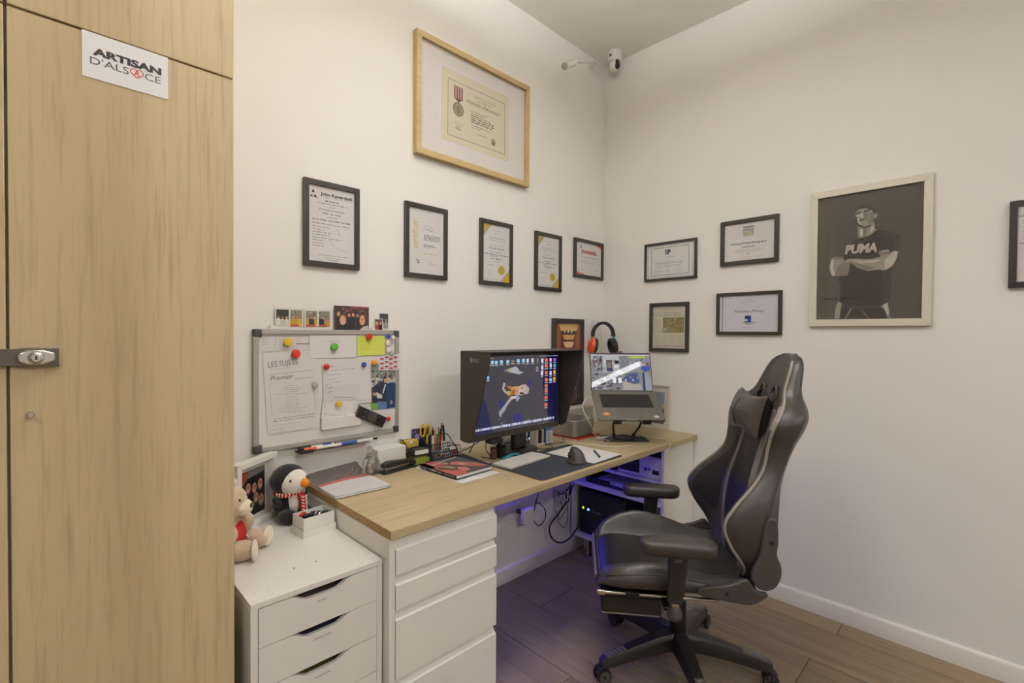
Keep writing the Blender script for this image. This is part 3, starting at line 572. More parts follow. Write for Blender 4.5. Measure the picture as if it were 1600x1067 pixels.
def R4(p, W, H):
    u, v = p.U, p.Vv; p.rect(u(.04), u(.055), v(0), v(1), '6c6c80', 2); p.rect(u(.06), u(1), v(0), v(1), 'd2d2d8', 1); p.text('T A B E', u(.5), v(.855), H*.04, 'a8a8b0', width=W*.14); p.text('Certificat Final', u(.5), v(.80), H*.035, '9898a0', width=W*.28); p.words(u(.44), u(.56), v(.73), H*.018, 'b0b0b4')
    p.text('Francesco Principi', u(.52), v(.53), H*.075, '4a4a58', shear=.45, width=W*.52)
    p.rect(u(.45), u(.555), v(.26), v(.44), '223a9a', 3); p.disc(u(.485), v(.385), W*.028, W*.028, '14246a', 4); p.disc(u(.475), v(.315), W*.028, W*.022, 'd2d2d8', 4); p.poly([(u(.40), v(.25)), (u(.5), v(.31)), (u(.64), v(.25)), (u(.5), v(.18))], 'a8a8ac', 2); p.words(u(.4), u(.6), v(.10), H*.018, '8a8a90')
frame('award_frame', 'black framed certificate with EP logo, upper left on the right wall', 'r', [(1006.9, 381.9), (1088.6, 371.3), (1087.9, 434.3), (1006.2, 440)], .014, fill=R1, group='black framed awards')
frame('award_frame', 'black framed WEDDING AWARDS 2022 certificate with a row of stars', 'r', [(1126, 346.3), (1217.7, 334.6), (1215.5, 409.3), (1124.6, 415.2)], .022, fill=R2, group='black framed awards')
frame('award_frame', 'black framed newspaper cutting with a photo, above the laptop', 'r', [(1014.3, 474.4), (1075.5, 470.8), (1075.5, 549.5), (1014.3, 549.5)], .021, fill=R3, group='black framed awards')
frame('award_frame', 'black framed certificate with blue square logo, left of the chair back', 'r', [(1119, 458.4), (1221.8, 453.2), (1221, 523.6), (1118.7, 523)], .018, fill=R4, group='black framed awards')
def R5(p, W, H):
    u, v = p.U, p.Vv
    p.text('ART & MEDIA', u(.07), v(.895), H*.03, '50504c', align='l'); p.rect(u(.02), u(.98), v(.865), v(.875), '706c68', 2); p.rect(u(.02), u(.98), v(.505), v(.515), '706c68', 2)
    for k in range(8): p.words(u(.06), u(.92), v(.80-k*.034), H*.014, '9a9690')
    p.text('EXPO', u(.12), v(.34), H*.05, '4a7a50', align='l', bold=.02); p.text('CONCOURS', u(.12), v(.045), H*.08, '504848', align='l', bold=.01)
frame('award_frame', 'black framed page cut off at the right edge of the photo', 'r', None, .023, fill=R5, rect=(1.924, 2.17, 1.569, 1.909), group='black framed awards')
def POSTER(p, W, H):
    q = lambda pts: [p.pix(1280+x/5.082, 300+y/5.081) for x, y in pts]     # traced on an enlarged view of the poster
    bg = '5c554c'; p.rect(-W/2, W/2, p.b, p.b+H, bg, 1)
    sk, sk2, dk, dk2, hi = '9c9488', '847c70', '464139', '4e4942', 'c0b8ac'
    p.poly(q([(150, 700), (160, 560), (215, 480), (310, 365), (455, 295), (560, 310), (640, 345), (645, 420), (610, 500), (560, 640), (575, 760), (545, 900), (555, 1005), (150, 1005), (165, 860)]), dk, 2)       # shirt and trousers
    p.poly(q([(120, 1008), (135, 900), (150, 870), (180, 885), (160, 1005)]), sk, 4); p.poly(q([(485, 905), (545, 870), (570, 1000), (540, 1003), (530, 950)]), sk2, 4)
    p.poly(q([(200, 1005), (250, 920), (262, 925), (215, 1006)]), sk2, 4); p.poly(q([(150, 885), (240, 905), (490, 900), (545, 872), (545, 900), (490, 925), (240, 925), (150, 905)]), dk2, 3)
    p.poly(q([(305, 270), (440, 230), (440, 290), (460, 300), (400, 345), (330, 370), (305, 360)]), sk2, 4); p.poly(q([(385, 270), (440, 235), (440, 290), (455, 300), (410, 340), (370, 350)]), sk, 5)
    p.disc(*p.pix(1280+362/5.082, 300+185/5.081), .036, .052, sk, 6, 20, .05); p.poly(q([(283, 150), (300, 115), (345, 97), (400, 98), (435, 125), (445, 165), (436, 185), (425, 150), (380, 130), (320, 135), (290, 165)]), dk2, 8)
    p.poly(q([(436, 175), (460, 165), (462, 195), (445, 215), (436, 205)]), sk, 6); p.poly(q([(283, 200), (300, 200), (315, 250), (360, 278), (420, 255), (400, 280), (355, 285), (310, 270)]), dk2, 7)
    p.poly(q([(292, 168), (335, 155), (335, 165), (295, 180)]), dk, 8); p.poly(q([(355, 150), (400, 138), (402, 148), (356, 162)]), dk, 8); p.poly(q([(330, 165), (345, 165), (350, 200), (318, 200)]), hi, 7); p.poly(q([(308, 225), (360, 212), (372, 217), (320, 234)]), dk, 8); p.poly(q([(300, 185), (318, 180), (316, 192), (300, 195)]), hi, 7)
    p.poly(q([(290, 120), (350, 105), (395, 115), (380, 130), (320, 135)]), sk2, 7)
    p.poly(q([(80, 600), (95, 530), (130, 512), (190, 520), (205, 545), (250, 535), (240, 620), (225, 665), (110, 668), (90, 650)]), sk2, 6); p.poly(q([(85, 590), (100, 540), (120, 530), (115, 600), (130, 662), (100, 665)]), hi, 7)
    p.poly(q([(195, 555), (230, 530), (300, 530), (400, 535), (480, 515), (560, 480), (600, 465), (628, 470), (620, 520), (590, 580), (545, 615), (505, 622), (470, 615), (380, 628), (300, 600), (250, 560)]), sk, 8); p.poly(q([(520, 540), (600, 470), (625, 475), (610, 535), (570, 590), (520, 615)]), hi, 9); p.poly(q([(250, 562), (330, 570), (440, 600), (380, 628), (300, 600)]), sk2, 9)
    p.poly(q([(470, 480), (500, 462), (555, 455), (555, 475), (565, 490), (545, 505), (490, 512)]), sk, 10); p.line(q([(480, 490)])[0], q([(560, 478)])[0], .003, dk, 11); p.line(q([(485, 502)])[0], q([(560, 490)])[0], .002, dk, 11)
    for a, b in (((310, 370), (330, 412)), ((330, 412), (400, 350))): p.line(q([a])[0], q([b])[0], .0015, sk2, 6)
    a, b = q([(205, 490)])[0], q([(460, 470)])[0]; ang = math.atan2(b[1]-a[1], b[0]-a[0])
    p.text('PUMA', (a[0]+b[0])/2, (a[1]+b[1])/2, .0385, hi, 6, width=b[0]-a[0], bold=.05, shear=.15, rot=ang)
    a, b = q([(35, 862)])[0], q([(352, 845)])[0]; p.text('WARNER  EDUARD DIAZ', (a[0]+b[0])/2, (a[1]+b[1])/2, .011, '1c1a18', 12, width=b[0]-a[0], rot=math.atan2(b[1]-a[1], b[0]-a[0]), bold=.02)
    for pts, cc, l in (([(300, 205), (318, 215), (322, 245), (345, 262), (330, 262), (308, 245)], hi, 9), ([(350, 165), (385, 158), (395, 195), (378, 235), (362, 205)], sk2, 7), ([(395, 165), (425, 165), (430, 215), (400, 255), (385, 240), (402, 205)], sk2, 7), ([(320, 300), (345, 290), (350, 345), (325, 358)], hi, 6), ([(405, 290), (436, 262), (438, 292), (412, 325)], hi, 6), ([(465, 300), (555, 312), (620, 345), (600, 360), (540, 335), (470, 315)], dk2, 3), ([(600, 360), (640, 355), (642, 415), (618, 470), (600, 440)], dk2, 3),
            ([(260, 540), (360, 552), (470, 535), (500, 545), (420, 560), (330, 562)], hi, 10), ([(130, 540), (185, 530), (195, 560), (150, 590), (135, 640), (122, 600)], sk, 8), ([(210, 690), (260, 660), (330, 700), (300, 760), (240, 740)], '4a453e', 3), ([(150, 720), (165, 700), (170, 850), (155, 860)], '5a544b', 3), ([(250, 925), (330, 905), (340, 925), (270, 945)], dk2, 4), ([(340, 930), (400, 1000), (385, 1003), (330, 940)], '6a6258', 4), ([(505, 900), (540, 880), (555, 960), (545, 985)], hi, 5)):
        p.poly(q(pts), cc, l)
    p.poly(q([(500, 625), (560, 620), (575, 720), (540, 880), (520, 870), (510, 740)]), '4c4842', 3)
u0, u1, z0, z1 = wall_rect('r', [(1262.7, 303), (1459.4, 268.7), (1455, 508.5), (1267.2, 509.8)], .02)
frame('poster_frame', 'cream framed black and white poster of a man in a sports shirt', 'r', None, .032, d=.02, mat=pm('cream_frame', (214, 206, 190), .45), cat='poster', fill=POSTER, rect=(u0, u1, z0, z1))
def CONCERT(p, W, H):
    u, v = p.U, p.Vv; p.rect(u(0), u(1), v(0), v(1), '6a3a34', 1); p.rect(u(0), u(1), v(.0), v(.55), '5a4a50', 2); p.rect(u(.0), u(.2), v(.55), v(1), 'a05a44', 2); p.rect(u(.8), u(1), v(.55), v(1), 'a05a48', 2)
    for k, (a, b, y0, y1, c) in enumerate(((.12, .92, .91, 1, 'e0b878'), (.2, .88, .86, .91, '5a4430'), (.27, .78, .80, .86, 'd8a860'), (.3, .74, .77, .80, '6a4c30'), (.3, .74, .70, .77, 'e8c090'))):
        p.poly([(u(a), v(y1)), (u(b), v(y1)), (u(b-.08), v(y0)), (u(a+.08), v(y0))], c, 3)
    r = p.rnd
    for k in range(150): a, b = r.uniform(0, .97), r.uniform(0, .66); p.rect(u(a), u(a+.025), v(b), v(b+.016), r.choice(('8a6a70', 'b08a80', '4a3a48', 'c8a898', '3a4480', '70606c')), 4)
    for a in (.36, .5, .64): p.disc(u(a), v(.9), W*.03, H*.012, 'f4f0e0', 4)
frame('picture_frame', 'tall black framed picture of a concert hall behind the monitor', 'b', None, .03, d=.02, fill=CONCERT, rect=(-.542, -.240, .915, 1.471))
# ================================================================ whiteboard
u0, u1, z0, z1 = -2.1996, -1.5998, .9318, 1.3859; w, h = u1-u0, z1-z0; um = (u0+u1)/2
t = thing('whiteboard', 'magnetic whiteboard in an aluminium frame covered with papers', 'whiteboard', (um, -.001, z0), WB)
MB().box(-w/2+.006, w/2-.006, .006, h-.006, .003, .012).build('board', pm('board_white', (226, 222, 216), .25, noise=.01), t)
for a in ((-w/2+.026, w/2-.026, 0, .019), (-w/2+.026, w/2-.026, h-.019, h), (-w/2, -w/2+.019, .026, h-.026), (w/2-.019, w/2, .026, h-.026)): MB().box(*a, 0, .02).build('rail', pm('alu_rail', (172, 168, 160), .45, metal=.35), t, bevel=.002)
for sx in (-1, 1):
    for y in (0, h-.03): MB().box(*sorted((sx*w/2, sx*(w/2-.03))), y, y+.03, -.0005, .0215).build('corner_cap', 'dark_grey', t, bevel=.004)
tr = on(480, 704, 'y', -.05)
def bd(px, py, d=.013): q = on(px, py, 'y', -d); return (q.x-um, q.z-z0)
# papers (top-level things held by magnets)
def paper(name, label, cat, px, lvl, col='dedad8', group=None, fill=None, mat='print', th=.0003):
    pts = [bd(*p) for p in px]; cx = sum(p[0] for p in pts)/len(pts); cy = min(p[1] for p in pts)
    t = thing(name, label, cat, (um+cx, -.0133-lvl*.0012, z0+cy), WB, group); L = [(a-cx, b-cy) for a, b in pts]
    p = PR(th); n = len(L)
    if sum(L[i][0]*L[(i+1) % n][1]-L[(i+1) % n][0]*L[i][1] for i in range(n)) < 0: L = L[::-1]
    p.add([(*q, 0) for q in L]+[(*q, th) for q in L], [tuple(range(n))[::-1], tuple(range(n, 2*n))]+[(i, (i+1) % n, n+(i+1) % n, n+i) for i in range(n)], col)
    p.q = lambda x, y: (bd(x, y)[0]-cx, bd(x, y)[1]-cy)
    if fill: fill(p)
    p.build('sheet', mat, t, fix=False); return t
def dash(p, x0, y0, x1, y1, t, col, k=2, seed=0):
    """a slanting line of tiny print between two pixels"""
    r = random.Random(seed+int(x0+y0)); a = 0; n = max(1., abs(x1-x0))
    while a < 1:
        b = min(1, a+r.uniform(3, 9)/n); f = lambda s: p.q(x0+(x1-x0)*s, y0+(y1-y0)*s); p.line(f(a), f(b), t, col, k); a = b+1.2/n
def f_top(p):
    for y in (525, ): p.line(p.q(408, y), p.q(486, y), .0022, '8a8682')
    for y in (529, 532, 535, 538): dash(p, 409, y, 416+(y % 3)*2, y, .0016, '9a9692'); dash(p, 428, y, 432, y, .0014, '9a9692'); dash(p, 436, y, 444, y, .0014, '9a9692'); dash(p, 462, y-1, 472, y-1, .0014, 'a8a4a0'); dash(p, 480, y-1, 483, y-1, .0014, 'a8a4a0')
    p.line(p.q(462, 537), p.q(486, 537), .003, '85817d')
paper('note_sheet', 'printed table sheet under the yellow magnet at the whiteboard top', 'paper', [(406, 524), (487, 523), (487, 545), (406, 550)], 1, 'd8d4d2', fill=f_top)
def f_suj(p):
    a, b = p.q(419, 574), p.q(465, 569); p.text('LES SUJETS', (a[0]+b[0])/2, (a[1]+b[1])/2, .021, '74706e', 3, width=b[0]-a[0], rot=math.atan2(b[1]-a[1], b[0]-a[0]))
    dash(p, 420, 577, 456, 574, .0012, 'b4b0ac'); p.line(p.q(421, 585), p.q(489, 578), .0014, 'a09c98'); a = p.q(440, 593); p.text('Premier', a[0], a[1], .018, '6a6664', 3, shear=.5, rot=.06); dash(p, 460, 592, 490, 589, .0018, '96928e')
    p.line(p.q(421, 599), p.q(432, 598), .0012, 'a09c98'); p.line(p.q(421, 599), p.q(424, 650), .0012, 'a09c98'); p.line(p.q(491, 602), p.q(492, 640), .0012, 'b0aca8')
    for k in range(14):
        y = 602+k*3.2; e = (8, 14, 14, 10, 27, 9, 7, 9, 8, 11, 11, 22, 18, 20)[k]; dash(p, 456-e, y+.8, 456+e, y-.9, .0013, '8c8884', seed=k)
    dash(p, 427, 655, 491, 646, .0022, '8c8884'); dash(p, 427, 658.5, 490, 650, .0022, '8c8884'); p.line(p.q(424, 665), p.q(470, 659), .001, 'b0aca8'); dash(p, 425, 672, 442, 669, .0015, '9c9894')
paper('note_sheet', 'printed page headed LES SUJETS pinned on the whiteboard', 'paper', [(410, 552), (496, 545), (499, 667), (418, 679)], 2, 'dcd8d5', fill=f_suj)
def f_g(p): dash(p, 498, 533, 520, 532, .002, 'c0bcb8'); dash(p, 514, 534, 530, 533, .003, 'b0acaa')
paper('note_sheet', 'blank white sheet under the green magnet', 'paper', [(483, 524), (556, 523.5), (556, 558), (483, 560)], 3, 'dedad6', fill=f_g)
def f_r(p):
    for k, (x0, y0, x1, y1) in enumerate(((515, 573, 521, 572.5), (516, 579, 555, 575), (513, 586, 532, 584), (513, 593, 525, 591), (515, 598, 530, 596), (535, 601, 553, 603), (560, 626, 576, 624))): dash(p, x0, y0, x1, y1, .0016, ('c07070', '8a868c', '8a868c', '9a969a', '8a868c', '9a969a', '8a868c')[k])
paper('note_sheet', 'handwritten sheet between the red and blue magnets', 'paper', [(503, 567), (577, 562), (581, 628), (505, 637)], 4, 'd9d5d4', fill=f_r)
def f_sl(p):
    for a, b, c, d in ((508, 603, 516, 600), (512, 608, 518, 604), (510, 613, 518, 611)): dash(p, a, b, c, d, .0026, '8a868e')
    dash(p, 521, 620, 552, 621, .0022, '8a8682')
paper('note_slip', 'small white slip with scribbles above the yellow magnet', 'paper', [(505, 604), (562, 600), (560, 624), (504, 625)], 5, 'd2cecc', fill=f_sl)
def f_cd(p):
    dash(p, 506, 647, 532, 649, .0016, 'a09a98'); dash(p, 536, 648, 554, 649, .0026, '78706e')
    for y in (634, 645): p.disc(*p.q(506, y), .002, .002, '6a6664', 2); p.disc(*p.q(553, y-1), .002, .002, '6a6664', 2)
paper('note_card', 'folded white card under the lower yellow magnet', 'paper', [(503, 629), (557, 626), (560, 656), (500, 656)], 6, 'dcd8d4', fill=f_cd)
c0, c1 = bd(500, 653), bd(561, 663); m = thing('small_white_box', 'thin white box stuck below the folded card on the whiteboard', 'box', (um+(c0[0]+c1[0])/2, -.0135, z0+c1[1]), WB); ww = (c1[0]-c0[0])/2
MB().box(-ww, ww, 0, c0[1]-c1[1], 0, .018).build('body', 'paper', m, bevel=.001)
def f_y(p):
    dash(p, 561, 534, 566, 533.5, .0018, 'a0a048'); dash(p, 572, 534, 579, 533, .0018, 'a0a048'); dash(p, 562, 546, 576, 545, .0016, 'a8a850')
paper('sticky_note', 'yellow sticky note under a red magnet on the whiteboard', 'note', [(557, 525.5), (600, 525), (600, 554), (557.5, 556)], 3, 'd0d860', fill=f_y)
def f_ph(p):
    r = random.Random(3)
    p.poly([p.q(579.3, 590), p.q(616.7, 590), p.q(616.7, 578), p.q(579.3, 566.5)], '8a8e88', 2)
    for k in range(70): x, y = r.uniform(580, 615), r.uniform(579, 606); p.disc(*p.q(x, y), .004, .005, r.choice(('4a5058', '6a7068', 'b0b4b0', '35404a', '9098a0', '7a7a50')), 3, 6)
    p.poly([p.q(*x) for x in ((579.3, 606), (590, 598), (598, 594), (606, 600), (607, 638), (580, 638))], '353a46', 5); p.poly([p.q(*x) for x in ((602, 602), (608, 597), (616.7, 598), (616.7, 636), (604, 637))], '2e4468', 6)
    p.disc(*p.q(600, 592), .0085, .012, '2a2320', 7); p.disc(*p.q(600.5, 594.5), .007, .010, 'c89c80', 8); p.disc(*p.q(608, 590), .0075, .012, '6a4a30', 7); p.disc(*p.q(607.5, 593), .0062, .0095, 'd8b094', 8)
    p.poly([p.q(*x) for x in ((586, 612), (596, 617), (596, 622), (588, 622))], 'c8ccc8', 7); p.poly([p.q(*x) for x in ((581, 613), (586, 614), (586, 618), (582, 618))], 'c08868', 8); p.poly([p.q(*x) for x in ((588, 627), (603, 627), (603, 638), (588, 639))], '5a78a0', 7); p.poly([p.q(*x) for x in ((579.3, 630), (588, 629), (588, 638.5), (579.3, 639))], '70a040', 8); p.disc(*p.q(610, 628), .006, .01, 'c09a80', 8); p.poly([p.q(*x) for x in ((600, 600), (602, 600), (598, 614), (596, 614))], 'd8d8e0', 7)
paper('couple_photo', 'colour photo of a couple pinned on the whiteboard right side', 'photo', [(579, 566), (617, 577), (617, 636), (579, 639.3)], 5, 'c8c8c4', fill=f_ph, mat='print_gloss')
def f_cal(p):
    for i in range(4):
        for j in range(3):
            x, y = 595.2+i*7.0, 560.5+j*7.2-(i % 2)*2.4; p.poly([p.q(x-2.8, y-1.1), p.q(x+2.8, y-1.3), p.q(x+2.8, y+1.1), p.q(x-2.8, y+1.3)], 'a83a34', 2); dash(p, x-2.5, y+2.8, x+2.5, y+2.6, .0022, '9aa0c0')
paper('calendar_card', 'white card with rows of red bars by the whiteboard edge', 'card', [(592, 557), (622.5, 552), (622, 577.5), (590, 578.5)], 7, 'd8d4d2', fill=f_cal)
def f_lr(p): dash(p, 604, 648, 614, 648, .0016, 'b0aca8'); dash(p, 588, 668.5, 612, 668, .0012, 'b0a8a4')
paper('note_sheet', 'white sheet behind the black holder at the lower right of the whiteboard', 'paper', [(578, 641), (617, 637), (617, 669), (584, 671)], 4, 'd6d2ce', fill=f_lr)
# the black holder bar
a, b = on(558.5, 642, 'y', -.03), on(600, 660, 'y', -.03); ang = math.atan2(b.z-a.z, b.x-a.x); L = (b-a).length
m = thing('wall_bracket', 'black plastic bracket hanging askew on the whiteboard', 'bracket', ((a.x+b.x)/2, -.0205, (a.z+b.z)/2), (R(90), 0, 0)); m.rotation_euler = (R(90), -ang, 0) if False else (R(90), 0, 0)
rm = M.Rotation(ang, 4, 'Z'); hw = .0235
MB().box(-L/2, L/2, -hw, hw, 0, .016).xf(rm).build('body', 'black_plastic', m, bevel=.002)
MB().lathe([(.0225, .0), (.0225, .0185), (.019, .019)], 24, (.002, 0, 0)).xf(rm).build('hub', 'dark_grey', m, smooth=40)
for x in (-.036, .034):
    for y in (-.012, .012): MB().box(x-.004, x+.004, y-.0015, y+.0015, .016, .0175).xf(rm).build('slot', 'alu', m)
for x in (-.05, .027): MB().box(x, x+.018, -.021, .021, .016, .0168).xf(rm).build('recess', 'black', m)
for (px, py, mt, r, lab) in ((450, 534, 'yellow', .0155, 'yellow round magnet at the top left of the whiteboard'), (462.3, 552.8, 'red', .0165, 'red round magnet above the LES SUJETS page'), (522.5, 542, 'green', .0155, 'green round magnet on the whiteboard'),
        (576.8, 526, 'red', .0135, 'red round magnet on the yellow sticky note'), (606.3, 525.5, 'blue', .0098, 'blue round magnet in the upper right corner of the whiteboard'), (614, 527.3, 'white_paint', .0098, 'white round magnet right of the corner blue magnet'), (605.8, 535.8, 'white_paint', .0115, 'white round magnet below the corner blue magnet'),
        (606.5, 546.5, 'white_paint', .0105, 'white round magnet above the red bar card'), (612, 552, 'magnet_grey', .0105, 'grey round magnet at the whiteboard right edge'), (584.8, 566, 'orange_y', .0125, 'orange round magnet on the couple photo'), (568.6, 569.6, 'blue', .0105, 'blue round magnet left of the orange magnet'),
        (510.2, 572.8, 'red', .0115, 'red round magnet on the handwritten sheet'), (492.5, 601.5, 'magnet_grey', .0125, 'grey round magnet beside the LES SUJETS page'), (529, 631, 'yellow', .0125, 'yellow round magnet on the folded card'), (606.5, 654.3, 'red', .0098, 'red round magnet beside the black bracket')):
    q = on(px, py, 'y', -.026); m = MB(); m.lathe([(r*.96, 0), (r, .0015), (r, .005), (r*.93, .0072), (r*.8, .008), (r*.0, .0083)], 24)
    tag(m.build('magnet', mt, None, smooth=40, loc=(q.x, -.0238, q.z), rot=WB), lab, 'magnet', 'round magnets on the whiteboard')
# photos standing on the whiteboard's upper rail
def photo(label, px, d, fill, wcol='dcd8d4', name='photo_print', cat='photo'):
    q = [on(*p, 'y', -d) for p in px]; u0, u1, zt = (q[0].x+q[3].x)/2, (q[1].x+q[2].x)/2, (q[0].z+q[1].z)/2; zb = z1+.0003; w, h = u1-u0, zt-zb
    t = thing(name, label, cat, ((u0+u1)/2, -d, zb), WB, 'photos standing on the whiteboard'); p = PR(.0003, int(px[0][0])); p.sheet(-w/2, w/2, 0, h, .0003, wcol); fill(p, w, h); p.build('card', 'print_gloss', t, fix=False); return t
def two(bgs, tops, n):
    def f(p, w, h):
        for i in range(2):
            a, b = -w/2+w*(.05+i*.48), -w/2+w*(.47+i*.48); p.people(a, b, h*.13, h*.91, n[i], bgs[i], tops[i], head=.10)
            if not (i == 0 and bgs[0][0] == '2a2826'): p.rect(a, a+(b-a)*.7, h*.13, h*.24, 'b04838', 14)
            if i == 0 and bgs[0][0] == '2a2826': p.rect(a, b, h*.62, h*.91, '3a3632', 15); p.rect(a, b, h*.56, h*.60, '605850', 16)
    return f
bw = ('2a2826', '403c38', '4a4642'); cl = ('8a8678', '6a6a60', 'a8a08c', '50504c')
photo('white card with a black and white and a colour team photo', [(429.4, 480.6), (474, 481.5), (474, 514), (429.4, 514)], .008, two([bw, cl], [('d8d4cc', 'c8c4bc'), ('b89830', 'c8a838')], (3, 2)))
photo('white card with two colour team photos on the whiteboard', [(475.6, 482.5), (517, 484), (517, 514), (475.6, 514)], .008, two([cl, cl], [('c0a040', '303040', 'b89838'), ('2c3048', 'b09030')], (3, 2)))
def selfie(p, w, h):
    p.rect(-w/2, w/2, 0, h, '4a3a34', 1); r = p.rnd; U = lambda x: -w/2+x*w; Q = lambda y: y*h
    for k in range(40): a, b = r.uniform(0, .92), r.uniform(.55, .96); p.rect(U(a), U(a+.06), Q(b), Q(min(1, b+.05)), r.choice(('6a5448', '8a5050', '302824', '807868', '98505c', '504848')), 2)
    p.rect(U(.5), U(1), Q(.93), Q(1), '8a3a4a', 3)
    for cx, cy, s in ((.12, .66, .07), (.42, .62, .055), (.53, .64, .055), (.66, .62, .05)): p.poly([(U(cx-s), 0), (U(cx+s), 0), (U(cx+s*.9), Q(cy-.12)), (U(cx-s*.9), Q(cy-.12))], '2a2628', 4); p.disc(U(cx), Q(cy+.03), w*s*.85, h*s*1.9, '2a1c18', 5); p.disc(U(cx), Q(cy), w*s*.62, h*s*1.45, 'c89478', 6)
    p.poly([(U(.02), 0), (U(.46), 0), (U(.36), Q(.24)), (U(.12), Q(.2))], '262224', 8); p.disc(U(.24), Q(.42), w*.11, h*.24, '6a4a38', 8); p.disc(U(.24), Q(.40), w*.085, h*.2, 'd0a084', 9)
    p.poly([(U(.72), 0), (U(.99), 0), (U(.97), Q(.2)), (U(.84), Q(.16))], 'c8beae', 8); p.disc(U(.82), Q(.42), w*.105, h*.25, '4a3428', 8); p.disc(U(.80), Q(.42), w*.085, h*.22, 'cc9c7c', 9); p.rect(U(.73), U(.87), Q(.45), Q(.47), '2a2422', 10)
photo('colour group selfie standing on the whiteboard rail', [(522, 477.5), (576.3, 479.5), (576.3, 515), (522, 515)], .010, selfie, '4a3a34')
photo('small dark photo at the right end of the whiteboard rail', [(591.9, 488.8), (607.5, 489), (607.5, 511), (591.9, 511)], .006, lambda p, w, h: p.people(-w*.42, w*.42, h*.1, h*.95, 2, ('404a48', '5a6460', '303836'), ('b8b8b4', '909490'), head=.12))
photo('tiny photo of two faces at the right end of the whiteboard rail', [(585, 498), (598, 498.5), (598, 515), (585, 515)], .013, lambda p, w, h: p.people(-w*.45, w*.45, h*.04, h*.96, 2, ('6a5450', '806860', '504440'), ('b83848', '303038'), head=.2, base=.06))
for px, lab in ((425.5, 'clear binder clip at the left end of the whiteboard rail'), (582.5, 'clear binder clip beside the tiny photo on the whiteboard')):
    q = on(px, 513, 'y', -.012); m = MB(); m.prism([(-.011, 0), (.011, 0), (.006, .012), (-.006, .012)], -.006, .006, 'xz'); m.tube([(-.008, 0, .004), (-.010, 0, .016), (-.002, 0, .023), (.006, 0, .016), (.004, 0, .006)], .0008, 6, 4)
    c = thing('binder_clip', lab, 'clip', (q.x, -.012, z1+.0003)); m.build('clip', 'white_paint', c)
# marker pens in a small clip below the board
p0, p1 = on(467, 704, 'y', -.035), on(524, 688.5, 'y', -.035)
h_ = thing('pen_clip', 'small black pen clip under the whiteboard', 'pen holder', (p0.x+.02, -.001, p0.z-.012)); MB().box(-.022, .03, -.05, -.0, 0, .004).build('base', 'black', h_, bevel=.001); MB().box(-.022, .03, -.054, -.05, 0, .014).build('lip', 'black', h_, bevel=.001)
MB().box(.03, .27, -.046, 0, 0, .0022).build('ledge', 'alu', h_)
def marker(label, px, segs, y, z):
    a, b = on(*px[0], 'y', y), on(*px[1], 'y', y); a.z = b.z = z; a.y = b.y = y
    t = thing('marker_pen', label, 'marker', a, group='marker pens'); d = (b-a); 
    for (s0, s1, r, mt, nm) in segs: MB().cyl(d*s0, d*s1, r, n=16).build(nm, mt, t, smooth=40)
    return t, d
zt_ = p0.z-.012+.004
t, d = marker('white marker with black cap and blue printing under the whiteboard', [(467.5, 704), (524, 688)], [(0, .3, .0082, 'black', 'cap'), (.3, .95, .0075, 'white_paint', 'barrel'), (.62, .88, .0077, 'blue', 'label_band'), (.95, 1, .0062, 'black', 'end_plug')], -.017, zt_+.0083)
t, d = marker('slim white marker with red cap and blue band under the whiteboard', [(475, 703), (589, 684)], [(0, .15, .007, 'orange', 'cap'), (.15, .93, .006, 'white_paint', 'barrel'), (.48, .7, .0062, 'blue', 'label_band'), (.93, 1, .004, 'black', 'tip')], -.035, zt_+.0072)
# ================================================================ cameras and headphones
q = on(960, 80, 'z', ROOM_Z)
t = thing('dome_camera', 'white pan and tilt security camera under the ceiling corner', 'security camera', (-.105, -.14, ROOM_Z)); 
MB().lathe([(.043, -.0005), (.045, -.01), (.045, -.055), (.038, -.064)], 28).build('mount', 'white_paint', t, smooth=40)
MB().ell((0, 0, -.088), (.038, .038, .04), 24, 16).build('head', 'white_paint', t, smooth=True)
dv = (V((CP.x, CP.y, 0))-V((-.105, -.14, 0))).normalized(); an = math.atan2(dv.y, dv.x)+R(35)
e = MB(); e.ell((.026, 0, -.09), (.014, .021, .031), 18, 12); e.xf(M.Rotation(an, 4, 'Z')); fc = e.build('lens_window', 'black', t, smooth=True)
MB().lathe([(.008, 0), (.008, .004)], 14, (0, 0, 0), M.Rotation(R(90), 3, 'Y')).xf(M.Rotation(an, 4, 'Z') @ M.Translation((.038, 0, -.09))).build('lens', 'dark_grey', fc, smooth=40)
MB().box(-.05, -.044, -.006, .006, -.045, -.03).xf(M.Rotation(an+R(110), 4, 'Z')).build('port', 'grey_plastic', t)
b0 = on(922, 105, 'y', 0); t = thing('bullet_camera', 'small white bullet security camera on the desk wall', 'security camera', b0)
MB().lathe([(.026, 0), (.026, .008), (.018, .012), (.012, .012)], 24, (0, 0, 0), M.Rotation(R(90), 3, 'X')).build('base', 'white_paint', t, smooth=40)
j = on(903, 95, 'y', -.13)-b0; MB().tube([(0, -.01, 0), (-.01, -.05, .012), tuple(j*.75), tuple(j)], .0075, 10).build('arm', 'white_paint', t, smooth=True)
f0, f1 = on(897, 98, 'y', -.13)-b0, on(882.5, 103, 'y', -.145)-b0; bd_ = MB().cyl(f0, f1, .020, .023, 20).build('body', 'white_paint', t, smooth=40, bevel=.002)
dd = (f1-f0).normalized(); MB().cyl(f1+dd*.0002, f1+dd*.003, .018, .018, 20).build('lens', 'magnet_grey', bd_, smooth=40)
